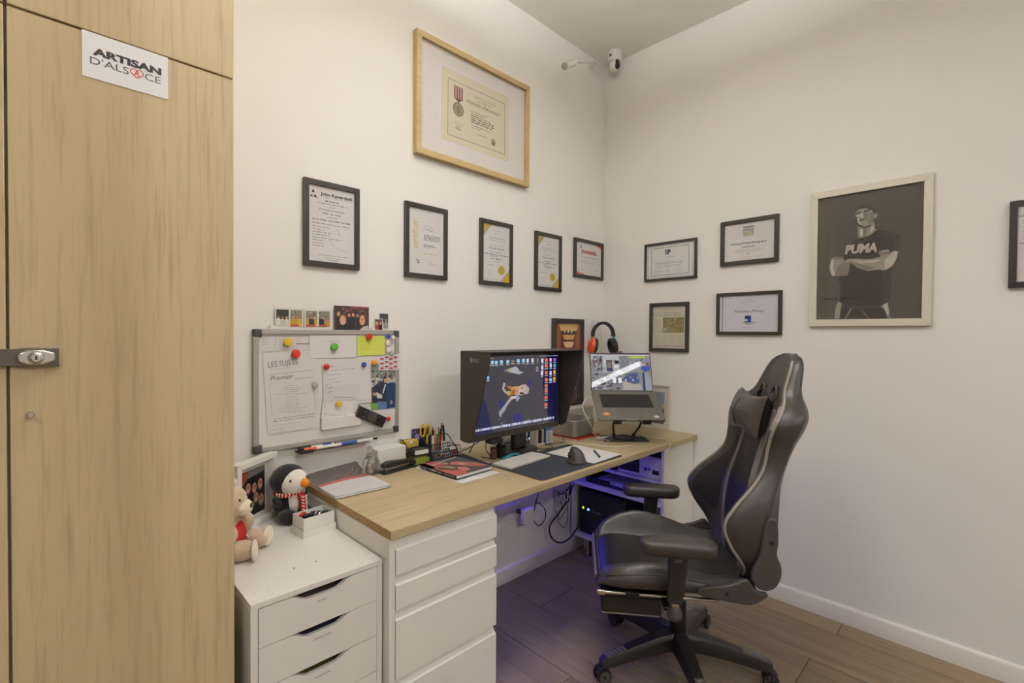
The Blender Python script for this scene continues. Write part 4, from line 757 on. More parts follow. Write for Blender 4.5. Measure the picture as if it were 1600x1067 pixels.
# headphones on a wall hook near the corner
t = thing('headphones', 'black headphones with orange cup, hanging by the corner', 'headphones', (-.125, -.085, 1.368), (0, 0, R(-32)))
hk = thing('wall_hook', 'small white hook carrying the headphones', 'hook', (-.125, -.001, 1.472)); MB().tube([(0, 0, -.012), (0, -.03, -.013), (0, -.080, -.014), (0, -.086, -.009)], .0025, 8).build('hook', 'white_paint', hk, smooth=True); MB().box(-.006, .006, -.004, 0, -.03, -.004).build('plate', 'white_paint', hk)
def band(r, wd, th, a0, a1, n=28, sz=1.15):
    rows = []
    for k in range(n+1):
        a = R(a0+(a1-a0)*k/n); c, s = math.cos(a), math.sin(a)
        rows.append([V(((r+dr)*c, dy, (r+dr)*s*sz)) for dr, dy in ((0, -wd/2), (th, -wd/2), (th, wd/2), (0, wd/2))])
    m = MB(); m.grid(rows, closed=True); return m
band(.064, .032, .015, -4, 184).build('headband', 'black_matte', t, smooth=40)
for s, mt in ((-1, 'orange'), (1, 'teal')):
    m = MB().box(s*.0725-.007, s*.0725+.007, -.011, .011, -.035, -.002); m.build('slider', mt, t, bevel=.002)
    c = MB(); c.lathe([(.044, -.010), (.047, -.006), (.047, .006), (.043, .013), (.030, .017), (.02, .0175)], 28); c.xf(M.Translation((s*.076, 0, -.068)) @ M.Rotation(R(s*80), 4, 'Y') @ M.Diagonal((1.12, .9, 1, 1)))
    cup = c.build('ear_cup', mt if s < 0 else 'black_matte', t, smooth=40)
    c = MB(); rr = [(V((math.cos(2*math.pi*k/24)*.040, math.sin(2*math.pi*k/24)*.034, 0))) for k in range(24)]; c.tube(rr, .0115, 10, 2, closed=True); c.xf(M.Translation((s*.058, 0, -.068)) @ M.Rotation(R(s*80), 4, 'Y')); c.build('ear_pad', 'black_matte', cup, smooth=True)
    c = MB(); c.lathe([(.033, 0), (.033, .002)], 24); c.xf(M.Translation((s*.064, 0, -.068)) @ M.Rotation(R(s*80), 4, 'Y')); c.build('speaker_cloth', 'black', cup)
    if s < 0: c = MB(); c.tube([V((math.cos(R(a))*.022, math.sin(R(a))*.022, 0)) for a in range(-30, 200, 20)], .0025, 6, 3); c.xf(M.Translation((s*.0935, 0, -.068)) @ M.Rotation(R(s*80), 4, 'Y')); c.build('ring', pm('orange_d', (190, 60, 28), .4), cup, smooth=True)
# ================================================================ things on the desk
Z = DZ
# ---- monitor with hood
MX0, MX1, MYB, MZ0, MZ1 = -1.474, -.896, -.345, .915, 1.292     # casing outline at its front plane
SCY = -.362
t = thing('monitor', 'dark monitor with a light-shading hood showing a photo desktop', 'monitor', (-1.07, -.235, Z)); ox, oy, oz = -1.07, -.235, Z
def mbx(x0, x1, y0, y1, z0, z1): return MB().box(x0-ox, x1-ox, y0-oy, y1-oy, z0-oz, z1-oz)
pm('eizo_dark', (58, 54, 48), .55, noise=.05, bump=.1, bscale=900)
mbx(MX0, MX1, SCY, -.315, MZ0, MZ1).build('casing', 'eizo_dark', t, bevel=.004)
BZ = .014; sx0, sx1, sz0, sz1 = MX0+BZ, MX1-BZ, MZ0+.028, MZ1-.016
p = PR(.0006, 5); sw, sh = sx1-sx0, sz1-sz0; p.sheet(-sw/2, sw/2, 0, sh, .0006, '1a1a22')
def sp(px, py): q = on(px, py, 'y', SCY-.001); return (q.x-(sx0+sx1)/2, q.z-sz0)
def S(x, y): return sp(750+x/7.623, 550+y/7.621)        # traced on an enlarged view of the screen
p.rect(-sw/2, sw/2, 0, sh, '45434a', 1)
p.poly([(sw/2, 0), (sw/2, sh), (sw*.36, sh), (sw*.30, sh*.6), (sw*.33, sh*.3), (sw*.40, 0)], '0a0a3c', 2); p.poly([(-sw/2, 0), (-sw*.28, 0), (-sw*.36, sh*.4), (-sw*.5, sh*.75)], '2c2c4e', 2)
P_ = lambda pts, c, l: p.poly([S(*q) for q in pts], c, l)
P_([(275, 222), (330, 205), (420, 170), (450, 185), (470, 225), (515, 238), (470, 268), (350, 240)], 'a8a8b0', 3); P_([(330, 210), (365, 200), (380, 240), (345, 245)], 'b0a878', 4); P_([(275, 222), (330, 208), (345, 242)], '7c7a98', 4)
for r_ in (32, 22, 12): p.disc(*S(410, 212), r_*.0003, r_*.00036, ('c0c0c4', '8c8c94', 'b8b8bc')[(32-r_)//10], 5)
P_([(560, 340), (600, 325), (625, 360), (600, 410), (570, 390)], '3c3470', 3); P_([(230, 570), (280, 575), (300, 650), (240, 690), (222, 640)], '34347a', 3); P_([(380, 780), (440, 735), (490, 740), (515, 800), (420, 850)], '34327a', 3)
P_([(310, 395), (400, 415), (440, 440), (420, 500), (350, 520), (305, 485), (330, 465), (380, 460), (340, 430)], 'a8743c', 4); P_([(300, 480), (340, 460), (370, 490), (340, 525)], 'a8a468', 5); P_([(262, 435), (280, 365), (300, 365), (300, 395), (285, 430), (320, 480), (315, 500), (285, 475)], 'b8a498', 5)
P_([(400, 410), (470, 405), (510, 395), (520, 440), (500, 500), (430, 515), (385, 480), (370, 440)], 'c4985a', 5); p.disc(*S(505, 450), .034, .024, 'ccaa9c', 6, 18, .3); P_([(500, 395), (545, 385), (585, 430), (580, 480), (545, 510), (530, 460), (530, 420)], 'b0a4a4', 7); P_([(485, 425), (515, 420), (520, 428), (490, 436)], '4a2c2c', 8); P_([(470, 480), (520, 478), (515, 510), (475, 500)], '3a2e34', 7); P_([(430, 455), (445, 450), (450, 475), (432, 480)], 'a86a58', 8)
p.disc(*S(400, 470), .010, .012, 'a05a20', 8); P_([(425, 510), (450, 500), (475, 550), (440, 590), (425, 570)], '8c98c0', 8); P_([(365, 530), (425, 520), (430, 550), (370, 565)], 'dcc0b4', 8)
P_([(365, 530), (375, 570), (320, 640), (300, 690), (260, 740), (240, 785), (222, 720), (255, 675), (300, 620)], 'b4a4a0', 7); P_([(300, 640), (320, 650), (300, 690), (260, 740), (240, 785), (222, 715), (255, 675)], '9c9ca0', 8)
r_ = random.Random(2)
for k in range(14): a = r_.uniform(222, 290), r_.uniform(805, 880); p.line(S(*a), S(a[0]+r_.uniform(-18, 18), a[1]+r_.uniform(-14, 14)), .0013, 'c8c8cc', 5)
for k in range(10): a = r_.uniform(500, 590), r_.uniform(800, 832); p.line(S(*a), S(a[0]+r_.uniform(-20, 20), a[1]+r_.uniform(-8, 8)), .0013, '9c9ca8', 5)
def icon(x, y, c, w=34, h=40, lab=1):
    P_([(x-w/2, y-h/2), (x+w/2, y-h/2-2), (x+w/2, y+h/2-2), (x-w/2, y+h/2)], c, 6)
    if lab: P_([(x-w*.55, y+h/2+10), (x+w*.55, y+h/2+8), (x+w*.55, y+h/2+17), (x-w*.55, y+h/2+19)], 'c8c8d0', 6)
for x, y in ((105, 128), (146, 125), (193, 126), (254, 119), (330, 116), (455, 106), (516, 102)): icon(x, y, '9cd0f0')
icon(390, 110, '8a8070', 36, 26); icon(567, 104, 'e4e0f0', 24, 48); icon(625, 98, 'd8d4dc', 30, 44); icon(685, 95, 'b0b0b8', 12, 34); icon(92, 310, '8cc8f4'); icon(680, 192, '90908c', 26, 34)
for x, y, c in ((742, 102, 'e8e8f0'), (741, 183, 'dcd8f8'), (737, 254, 'e4e0f4'), (840, 92, 'e8e4f0'), (842, 160, 'dcd8f0'), (840, 250, 'e4e0f0'), (840, 330, '9cc8f0')): icon(x, y, c, 24 if c != '9cc8f0' else 32, 48 if c not in ('9cc8f0', 'e8e4f0') else 36)
for k, y in enumerate((97, 166, 247, 330, 403, 465, 540, 628)): icon(791-k*.9, y, 'f07050')
icon(889, 90, 'b058d8', 32, 36); icon(888, 160, '60b0b8', 26, 44); icon(886, 240, 'f0b830', 26, 44); icon(885, 318, 'e8b030', 26, 44)
for x in range(95, 165, 12): P_([(x, 74), (x+8, 73), (x+8, 80), (x, 81)], 'b8b8c0', 6)
for x in range(710, 920, 13): P_([(x, 46-(x-710)*.03), (x+8, 45-(x-710)*.03), (x+8, 52-(x-710)*.03), (x, 53-(x-710)*.03)], 'b8b8c8', 6)
k = 0; x = -60.
while x < 885:
    y = 940-(x+60)*.170; P_([(x, y-15), (x+13, y-18), (x+13, y+10), (x, y+13)], ('e0e0f4', 'c8c8e8', 'e4e4f0', '9c9cc8', 'b8b8e0', '70c870' if 290 < x < 320 else 'd8d8f0', 'd8c860' if 630 < x < 650 else 'dcdcf0')[k % 7], 6); x += 17.5; k += 1
pb = p.build('screen_picture', 'screen_matte', t, fix=False, loc=((sx0+sx1)/2-ox, SCY-.0002-oy, sz0-oz), rot=WB)
for k in range(7):
    q = on(841+k*3.9, 662.5-k*.7, 'y', SCY); MB().box(q.x-.002-ox, q.x+.002-ox, SCY-.0012-oy, SCY-oy, q.z-.0015-oz, q.z+.0015-oz).build('button', 'white_paint', t)
# hood: top panel, two tapering side panels
HF = -.505; HX0, HX1, HZ = -1.486, -.884, 1.302
hood = MB().box(HX0-ox, HX1-ox, HF-oy, -.318-oy, HZ-.004-oz, HZ-oz).build('hood_top', 'eizo_dark', t, bevel=.0015)
for x in (HX0, HX1-.004):
    MB().prism([(a-oy, b-oz) for a, b in ((-.318, .925), (-.318, HZ-.004), (HF, HZ-.004), (HF+.004, 1.26), (-.40, .935), (-.375, .921))], x-ox, x+.004-ox, 'yz').build('hood_side', 'eizo_dark', t)
pr = PR(.0003); q = on(740.5, 563, 'x', HX0); u = lambda px, py: (-(on(px, py, 'x', HX0).y-q.y), on(px, py, 'x', HX0).z-q.z)
pr.poly([u(736.3, 557), u(739.5, 562.5), u(736.8, 568), u(733.5, 562.5)][::1], '8c867e', 1); a, b = u(740.2, 566), u(749, 565); pr.text('EIZO', (a[0]+b[0])/2, a[1]+.0, .014, '8c867e', 1, width=abs(b[0]-a[0]), bold=.02); 
pr.build('brand_print', 'print', t, fix=False, loc=(HX0-.0002-ox, q.y-oy, q.z-oz), rot=WR)
mbx(-1.12, -1.02, -.315, -.27, .98, 1.22).build('back_housing', 'black_plastic', t, bevel=.01)
mbx(-1.115, -1.025, -.27, -.235, Z+.02, 1.15).build('stand_column', 'black_plastic', t, bevel=.012, seg=3)
MB().lathe([(.116, 0), (.116, .006), (.108, .014), (.06, .022), (.045, .03)], 40, (.02, .033, 0)).build('stand_base', 'black_plastic', t, smooth=40)
pq = on(775, 680, 'y', -.37); mbx(pq.x-.03, pq.x+.04, -.375, -.33, .895, .9145).build('sensor_arm', 'black_plastic', t, bevel=.004)
# ---- mat, keyboard, mouse, papers, pen
t = thing('desk_mat', 'dark blue-grey desk mat with a stitched orange edge', 'desk mat', (-1.045, -.478, Z)); 
MB().prism(rbox(-.292, .292, -.172, .168, .02), .0002, .0012).build('edging', 'orange_edge', t); MB().prism(rbox(-.2905, .2905, -.1705, .1665, .019), .0002, .0026).build('pad', 'mat_navy', t)
t = thing('keyboard', 'low white keyboard at the monitor foot, on the mat', 'keyboard', (-1.178, -.383, Z+.0028), R(5)); kw, kd = .146, .0575
MB().prism(rbox(-kw, kw, -kd, kd, .008), 0, .007).build('body', pm('kb_body', (200, 194, 182), .4, metal=.2), t, bevel=.001)
K0 = None
for row in range(6):
    y = kd-.011-row*.0187; widths = [1]*14 if row < 4 else ([1.3]+[1]*11+[1.7] if row == 4 else [1, 1, 1, 1.2, 5.2, 1.2, 1, 1, 1, 1]); tot = sum(widths); x = -kw+.005; un = (2*kw-.01)/tot
    for wi in widths:
        hw_ = wi*un/2-.0011; hd_ = .0078 if row else .0062; key = (round(hw_, 4), hd_)
        if K0 is None: K0 = {}
        if key in K0: o = K0[key].copy(); COL.objects.link(o)
        else: o = MB().box(-hw_, hw_, -hd_, hd_, 0, .0018).build('key', 'white_paint', t); K0[key] = o
        o.parent = t; o.location = (x+wi*un/2, y, .0071); x += wi*un
t = thing('paper_pad', 'white paper sheets lying on the desk mat by the mouse', 'paper', (-.862, -.497, Z+.0028), R(2)); MB().box(-.118, .118, -.135, .140, 0, .0015).build('sheets', 'paper', t)
t = thing('ballpoint_pen', 'blue ballpoint pen lying on the white paper', 'pen', (-.83, -.545, Z+.0046), R(48)); 
MB().cyl((-.07, 0, .0048), (.05, 0, .0048), .0046, n=12).build('barrel', pm('pen_blue', (44, 46, 96), .3), t, smooth=40); MB().cyl((.05, 0, .0048), (.068, 0, .0048), .0044, .0012, 12).build('tip', 'chrome', t, smooth=40); MB().box(-.066, -.03, -.0012, .0012, .0094, .0112).build('clip', 'chrome', t)
t = thing('vertical_mouse', 'black vertical mouse on the desk mat', 'mouse', (-1.015, -.565, Z+.0029), R(-44))
rows = []; N = 28
prof = [(0, 1, 1, 0, 0), (.004, 1.03, 1.02, 0, 0), (.009, 1.0, 1.0, 0, 0), (.014, .93, .95, .002, 0), (.026, .86, .90, .004, .002), (.040, .76, .83, .006, .004), (.052, .62, .72, .006, .005), (.061, .44, .54, .004, .006), (.066, .24, .32, .002, .006), (.068, .04, .06, .001, .006)]
for j in range(29):
    z = .068*(1-(1-j/28)**1.5); sx_, sy_, dx_, dy_ = (interp(prof, z, c) for c in (1, 2, 3, 4)); row = []
    for i in range(N):
        a = 2*math.pi*i/N; ca, sa = math.cos(a), math.sin(a); lean = .012*(z/.068)**2
        row.append(V((dx_-lean+.040*sx_*math.copysign(abs(ca)**.85, ca)*(1+.15*(ca > 0)*(1-z/.068)), dy_+.058*sy_*math.copysign(abs(sa)**.85, sa), z)))
    rows.append(row)
m = MB(); m.grid(rows, closed=True); m.add(rows[-1], [tuple(range(N))]); m.add(rows[0], [tuple(range(N))[::-1]]); mo = m.build('shell', 'dark_grey', t, smooth=50)
m = MB(); m.ell((-.0285, -.004, .036), (.0075, .030, .011), 16, 10, M.Rotation(R(18), 3, 'Y')); m.build('thumb_rest', 'black_plastic', mo, smooth=True)
for y in (-.016, .0): MB().ell((-.0355, y, .030), (.003, .005, .003), 10, 6).build('button', 'black', mo, smooth=True)
MB().ell((.004, .036, .052), (.005, .009, .009), 12, 8).build('scroll_wheel', 'black', mo, smooth=True)
m = MB(); m.tube([V((.0385*math.cos(a)*(1.17 if math.cos(a) > 0 else 1.03), .0595*math.sin(a), .0105)) for a in [2*math.pi*k/24 for k in range(24)]], .0016, 6, 2, closed=True); m.build('base_rim', 'grey_plastic', mo, smooth=True)
# ---- sheet, red book
t = thing('white_sheets', 'white sheets under the dark notebook and red book', 'paper', (-1.495, -.265, Z+.0002), R(2)); MB().box(-.098, .108, -.188, .12, 0, .003).build('sheets', 'paper', t)
nb = thing('dark_notebook', 'dark notebook lying under the red book', 'notebook', (-1.428, -.212, Z+.0034), R(-7.3)); MB().box(-.108, .108, -.135, .14, 0, .0007).build('back_cover', 'mat_navy', nb); MB().box(-.106, .105, -.133, .138, .0007, .0048).build('pages', 'paper', nb); MB().box(-.108, .108, -.135, .14, .0048, .0056).build('front_cover', 'mat_navy', nb)
bw_, bh_ = .200, .236; an_ = R(3); c0_ = on(713.5, 743.5, 'z', Z+.0225)       # front left corner of the cover
ctr = c0_+M.Rotation(an_, 3, 'Z') @ V((bw_/2, bh_/2, 0))
t = thing('photo_book', 'thick red and black paperback book lying on a dark notebook', 'book', (ctr.x, ctr.y, Z+.0091), an_)
MB().box(-bw_/2+.002, bw_/2-.002, -bh_/2+.002, bh_/2-.002, .001, .0125).build('pages', 'paper', t); MB().box(-bw_/2, bw_/2, -bh_/2, bh_/2, 0, .001).build('back_cover', 'black_matte', t)
p = PR(.0135, 3); p.sheet(-bw_/2, bw_/2, -bh_/2, bh_/2, .001, '3c3836'); U = lambda x: -bw_/2+x*bw_; Q = lambda y: -bh_/2+y*bh_
p.poly([(U(0), Q(0)), (U(.34), Q(0)), (U(.28), Q(.25)), (U(.05), Q(.5)), (U(.12), Q(.75)), (U(.1), Q(1)), (U(0), Q(1))], 'b8504c', 2); p.poly([(U(.0), Q(.62)), (U(.28), Q(.66)), (U(.45), Q(.82)), (U(.4), Q(1)), (U(0), Q(1))], 'b05654', 2)
p.poly([(U(.45), Q(.62)), (U(.6), Q(.75)), (U(.75), Q(.66)), (U(.95), Q(.36)), (U(.98), Q(.1)), (U(.84), Q(.12)), (U(.62), Q(.35))], 'c46a5c', 2); p.poly([(U(.6), Q(.55)), (U(.7), Q(.6)), (U(.72), Q(.45)), (U(.62), Q(.44))], 'd8b8a0', 3)
p.poly([(U(.12), Q(.62)), (U(.34), Q(.6)), (U(.4), Q(.4)), (U(.3), Q(.38)), (U(.2), Q(.5))], 'a88068', 3); p.poly([(U(.3), Q(.1)), (U(.5), Q(.12)), (U(.56), Q(.3)), (U(.42), Q(.4)), (U(.33), Q(.28))], 'c07468', 3); p.poly([(U(.14), Q(.30)), (U(.3), Q(.26)), (U(.32), Q(.36)), (U(.18), Q(.42))], '4a4a30', 3); p.disc(U(.42), Q(.72), .014, .012, 'c8a890', 3)
p.text('LUMIERE & PORTRAIT', U(.10), Q(.26), .014, 'dcd4cc', 4, align='l', rot=R(90), width=bh_*.66) if False else None
p.line((U(.1), Q(.80)), (U(.95), Q(.94)), .008, 'd4ccc4', 4); p.line((U(.1), Q(.87)), (U(.95), Q(.985)), .003, 'b8b0aa', 4)
p.build('front_cover', 'print_gloss', t, fix=False)
p = PR(.0004, 4); p.sheet(0, bh_, 0, .0135, .0006, '2e2c2c'); p.words(.01, bh_*.2, .004, .007, '8a8484'); p.words(bh_*.26, bh_*.62, .0035, .009, 'b8b0ac'); p.words(bh_*.7, bh_*.95, .004, .008, 'a09898'); p.build('spine', 'print_gloss', t, fix=False, loc=(-bw_/2-.0001, bh_/2, 0), rot=(R(90), 0, R(-90)))
# ---- curled magazine at the left end
t = thing('magazine_stack', 'curled magazine with a red band on papers at the desk corner', 'magazine', (-1.905, -.135, Z), R(0))
def curl(u, v): return .004+max(0, (v-.55))**2*.16*(.35+.65*u)+max(0, u-.8)*.0+max(0, .18-v)*0
def sheetrows(dz, sh=0., n=16):
    rows = []
    for j in range(n+1):
        v = j/n; row = []
        for i in range(n+1):
            u = i/n; x = -.112+.212*u+sh*.4; y = -.158+.297*v*(1-.02*u)+sh; row.append(V((x+.006*v, y-.012*u, curl(u, v)+dz)))
        rows.append(row)
    return rows
pages = MB()
for k in range(5): pages.grid(sheetrows(k*.0016-.003, .004-(k % 3)*.004))
pages.build('pages', 'paper', t, smooth=True, fix=False, solid=.001)
n = 56; rows = sheetrows(.0062, 0., n); m = MB()
for j in range(n):
    for i in range(n):
        u, v = (i+.5)/n, (j+.5)/n; c = 'd6d2d0'
        lim = .46+.10*math.sin(u*2.2)
        if v > lim+.09: c = ('5c5450', '665e58', '544c48')[(i*3+j) % 3]; 
        elif v > lim: c = 'c0605a'
        elif .15 < v < .40 and j % 4 == 0 and .1 < u < .85: c = 'cecac8'
        m.add([rows[j][i], rows[j][i+1], rows[j+1][i+1], rows[j+1][i]], [(0, 1, 2, 3)], c)
m.build('cover', 'print_gloss', t, smooth=True, fix=False)
m = MB()
for pts in ([(.25, .62), (.45, .75), (.6, .72), (.8, .80), (.9, .95)], [(.5, .62), (.62, .68), (.8, .72), (.95, .84)]):
    m.tube([V((-.112+.212*u+.006*v, -.158+.297*v-.012*u, curl(u, v)+.0068)) for u, v in pts], .0009, 5, 5)
m.build('cover_lines', pm('cover_line', (176, 150, 140), .6), t, smooth=True)
# ---- clear trophy, white box, stapler
t = thing('glass_figurine', 'clear glass figurine on the desk by the magazine', 'figurine', (-1.782, -.095, Z), R(20)); 
MB().box(-.04, .04, -.03, .03, 0, .012).build('base', 'acrylic', t, bevel=.004)
m = MB(); m.tube([(0, 0, .012), (-.006, 0, .035), (.002, 0, .06), (.0, 0, .085)], [.018, .012, .020, .014], 14, 8); m.build('body', 'acrylic', t, smooth=True)
MB().ell((.0, 0, .100), (.014, .014, .016), 16, 10).build('head', 'acrylic', t, smooth=True)
for s in (-1, 1): m = MB(); m.tube([(s*.008, 0, .075), (s*.034, -.005, .060), (s*.045, -.012, .03), (s*.06, -.02, .004)], [.006, .007, .006, .009], 10, 8); m.build('wing', 'acrylic', t, smooth=True)
t = thing('white_carton', 'plain white cardboard box under the whiteboard corner', 'box', (-1.672, -.050, Z), R(2)); MB().box(-.07, .068, -.036, .036, 0, .078).build('body', 'white_matte', t, bevel=.001); MB().box(-.0705, .0685, -.0365, .0365, .0782, .090).build('lid', 'white_matte', t, bevel=.001)
t = thing('stapler', 'long black stapler in front of the white cardboard box', 'stapler', (-1.664, -.125, Z), R(6))
MB().box(-.085, .085, -.018, .018, 0, .010).build('base', 'black', t, bevel=.003); MB().box(-.072, .070, -.007, .007, .0145, .024).xf(M.Rotation(R(-4), 4, 'Y')).build('magazine_rail', 'steel', t, bevel=.001)
MB().prism([(-.085, .026), (-.08, .042), (-.06, .050), (.06, .040), (.085, .03), (.085, .012), (.06, .012), (.05, .024)], -.013, .013, 'xz').build('arm', 'black_plastic', t, bevel=.004)
# ---- mesh organizer with pens
OX, OY = -1.470, -.068
t = thing('desk_organizer', 'black wire mesh desk organizer full of pens', 'organizer', (OX, OY, Z), R(-3)); W2, D2 = .118, .058
def meshwall(m, a, b, z0, z1, n):
    a, b = V(a), V(b)
    for k in range(n+1): q = a.lerp(b, k/n); m.cyl((q.x, q.y, z0), (q.x, q.y, z1), .0005, n=4, caps=False)
    for k in range(int((z1-z0)/.008)+1): z = z0+k*.008; m.cyl((a.x, a.y, z), (b.x, b.y, z), .0005, n=4, caps=False)
for nm, (a, b, z1_) in {'rear': ((-W2, D2), (W2, D2), .095), 'left': ((-W2, -D2), (-W2, D2), .06), 'right': ((W2, -D2), (W2, D2), .06), 'front': ((-W2, -D2), (W2, -D2), .042), 'divider': ((-.02, -D2), (-.02, D2), .075), 'centre': ((-W2, 0), (W2, 0), .065)}.items():
    m = MB(); meshwall(m, (*a, 0), (*b, 0), .003, z1_, 26 if abs(a[0]-b[0]) > .1 else 14); o = m.build('mesh_panel', 'mesh_black', t); 
    m = MB(); m.tube([(*a, z1_), (*b, z1_)], .002, 8, 1); m.build('rim', 'mesh_black', t, smooth=True)
MB().box(-W2, W2, -D2, D2, 0, .003).build('base', 'mesh_black', t)
for x in (-W2, -.02, W2): m = MB(); m.tube([(x, D2, .1), (x, .02, .095), (x, -.03, .06), (x, -D2, .04), (x, -D2, 0)], .0022, 8, 6); m.build('side_rail', 'mesh_black', t, smooth=True)
MB().box(-W2, -.02, -.03, .03, .040, .042).build('upper_tray', 'mesh_black', t)
def ot(x, y, z): c, s = math.cos(R(-3)), math.sin(R(-3)); return (OX+x*c-y*s, OY+x*s+y*c, Z+z)
t2 = thing('sticky_pad', 'block of lime yellow sticky notes in the desk organizer', 'note pad', ot(-.068, -.02, .0035), R(-5)); MB().box(-.042, .040, -.03, .03, 0, .024).build('sheets', 'lime', t2, bevel=.0006)
t2 = thing('small_box', 'small dark grey box with a pale end on the sticky notes', 'box', ot(-.062, -.018, .0432), R(-8)); MB().box(-.035, .033, -.028, .024, 0, .022).build('body', 'dark_grey', t2, bevel=.001); MB().box(-.034, .032, -.0286, -.028, .002, .02).build('end_label', 'paper', t2)
t2 = thing('yellow_box', 'flat mustard yellow box standing at the back of the organizer', 'box', ot(-.085, .034, .066), R(0)); MB().box(-.035, .040, -.018, .018, 0, .030).build('body', pm('mustard', (190, 164, 70), .6), t2, bevel=.001); MB().box(-.005, .008, -.0184, -.018, .018, .030).build('label', 'paper', t2)
t2 = thing('postcard', 'dark blue printed card at the back of the organizer', 'card', ot(-.01, .054, .004), R(-3)); p = PR(.0005, 9); p.sheet(-.05, .052, 0, .135, .0005, '3a3450'); 
for k in range(26): a, b = p.rnd.uniform(-.047, .045), p.rnd.uniform(.09, .13); p.disc(a, b, .002, .002, p.rnd.choice(('d8d0c0', 'c0a850', '8878b0')), 2, 6)
p.rect(-.03, -.005, .085, .11, 'a898c8', 2); p.build('card', 'print', t2, fix=False, rot=WB)
rp = random.Random(12)
pens = [('yellow', 'yellow pencil'), ('black', 'thin black pen'), ('grey_plastic', 'grey pen'), ('white_paint', 'white pen'), ('orange_y', 'orange ruler-like pencil'), ('black', 'black marker'), ('red', 'dark red pen'), ('steel', 'steel pen'), ('green', 'green pen'), ('black_matte', 'matt black pen')]
for k, (mt, nm) in enumerate(pens):
    x, y = -.004+k*.0112, .012+(k % 3)*.014; L = rp.uniform(.125, .150); lx, ly = rp.uniform(-.012, .014), rp.uniform(.0, .012)
    lx = max(-.014, min(lx, .108-x)); pn = thing('pen', ('%s standing in the desk organizer' % nm), 'pen', ot(x, y, .0045), R(-3), 'pens in the organizer'); r = rp.uniform(.0036, .0052); d = V((lx, ly, L))
    MB().cyl((0, 0, 0), d*.8, r, n=10).build('barrel', mt, pn, smooth=40); MB().cyl(d*.8, d, r*1.12, r*.9, 10).build('cap', ('black', mt, 'chrome')[k % 3], pn, smooth=40)
t2 = thing('scissors', 'scissors with long yellow and grey handles in the organizer', 'scissors', ot(.004, .03, .006), R(-3))
for s, mt in ((-1, 'yellow'), (1, 'yellow')):
    c = V((s*.014-.006, 0, .125)); m = MB(); m.tube([c+V((math.cos(a)*.011, 0, math.sin(a)*.028)) for a in [2*math.pi*k/14 for k in range(14)]], .0038, 8, 2, closed=True); m.build('handle', mt, t2, smooth=True)
    m = MB(); m.tube([c+V((0, 0, -.028)), (s*.002, 0, .06), (s*.001, 0, .0)], [.004, .0035, .001], 8, 5); m.build('blade', 'steel', t2, smooth=True)
t2 = thing('color_card', 'white card with rows of coloured squares in the organizer', 'card', ot(.075, -.04, .0045), R(-8)); p = PR(.0005, 2); p.sheet(-.026, .026, 0, .078, .0005, 'd8d4cc')
for i in range(4):
    for j in range(5): p.rect(-.021+i*.0115, -.012+i*.0115, .008+j*.0135, .017+j*.0135, ('3a7a6a', '304a70', 'a84030', '50606a', '2a6a60', '80a0a0')[(i*2+j) % 6], 2)
p.build('card', 'print', t2, fix=False, rot=(R(78), 0, 0))
t2 = thing('badge_card', 'small purple card with a yellow round badge in the organizer', 'card', ot(.018, -.05, .0045), R(-3)); p = PR(.0005, 2); p.sheet(-.028, .03, 0, .045, .0005, '6a6a98'); p.disc(.0, .022, .013, .013, 'd0b040', 2); p.disc(.0, .022, .008, .008, '70502c', 3); p.rect(.012, .028, .02, .042, 'd8d8e0', 2); p.build('card', 'print', t2, fix=False, rot=WB)
t2 = thing('photo_card', 'small framed colour card leaning at the organizer right end', 'card', ot(.11, -.060, .012), R(-14)); p = PR(.001, 7); p.sheet(-.028, .03, 0, .052, .002, '2a2828'); p.rect(-.025, .027, .004, .048, 'c8c4bc', 1); p.rect(-.022, .0, .006, .03, '8a4a48', 2); p.rect(.0, .012, .008, .034, '4a8a70', 2); p.rect(.012, .024, .006, .02, 'a85048', 2); p.build('card', 'print', t2, fix=False, rot=(R(60), 0, 0))
# ---- small things around the monitor foot
t = thing('pocket_torch', 'small black cup with a dark tube beside the monitor foot', 'cup', (-1.2, -.268, Z)); m = MB(); m.lathe([(.022, 0), (.024, .05), (.027, .055), (.024, .055), (.021, .006), (0, .006)], 24); m.build('cup', 'black_plastic', t, smooth=40); MB().cyl((.006, 0, .0065), (-.012, .006, .085), .011, n=14).build('tube', 'black', t, smooth=40)
t = thing('sample_tin', 'small dark and red printed tin beside the black cup', 'tin', (-1.247, -.262, Z)); MB().cyl((0, 0, 0), (0, 0, .05), .014, n=18).build('body', pm('tin', (96, 60, 56), .5, noise=.6, nscale=90), t, smooth=40); MB().cyl((0, 0, .0502), (0, 0, .056), .0142, n=18).build('lid', 'black', t, smooth=40)
t = thing('lens_cloth', 'crumpled turquoise strap lying before the monitor foot', 'strap', (-1.168, -.306, Z)); m = MB()
m.tube([V((math.cos(a)*.045*(1+.2*math.sin(3*a)), math.sin(a)*.022, .006+.004*math.sin(2*a))) for a in [2*math.pi*k/16 for k in range(16)]], .0055, 8, 3, closed=True); m.build('loop', 'teal', t, smooth=True); m = MB(); m.tube([(-.04, -.005, .007), (.0, .008, .012), (.03, -.006, .014), (.05, .006, .008)], .005, 8, 5); m.build('band', 'teal', t, smooth=True)
t = thing('blue_box', 'upright blue and white carton right of the monitor foot', 'box', (-.815, -.205, Z), R(-4)); MB().box(-.026, .026, -.026, .026, 0, .088).build('body', pm('carton_blue', (58, 112, 178), .5), t, bevel=.001)
p = PR(.0003, 4); p.rect(-.0235, .0235, .004, .072, 'd4d0d4', 1); [p.rect(-.018+k*.009, -.014+k*.009, .012, .064, 'a8a4ac', 2) for k in range(4)]; p.build('label', 'print', t, fix=False, loc=(0, -.0261, 0), rot=WB)
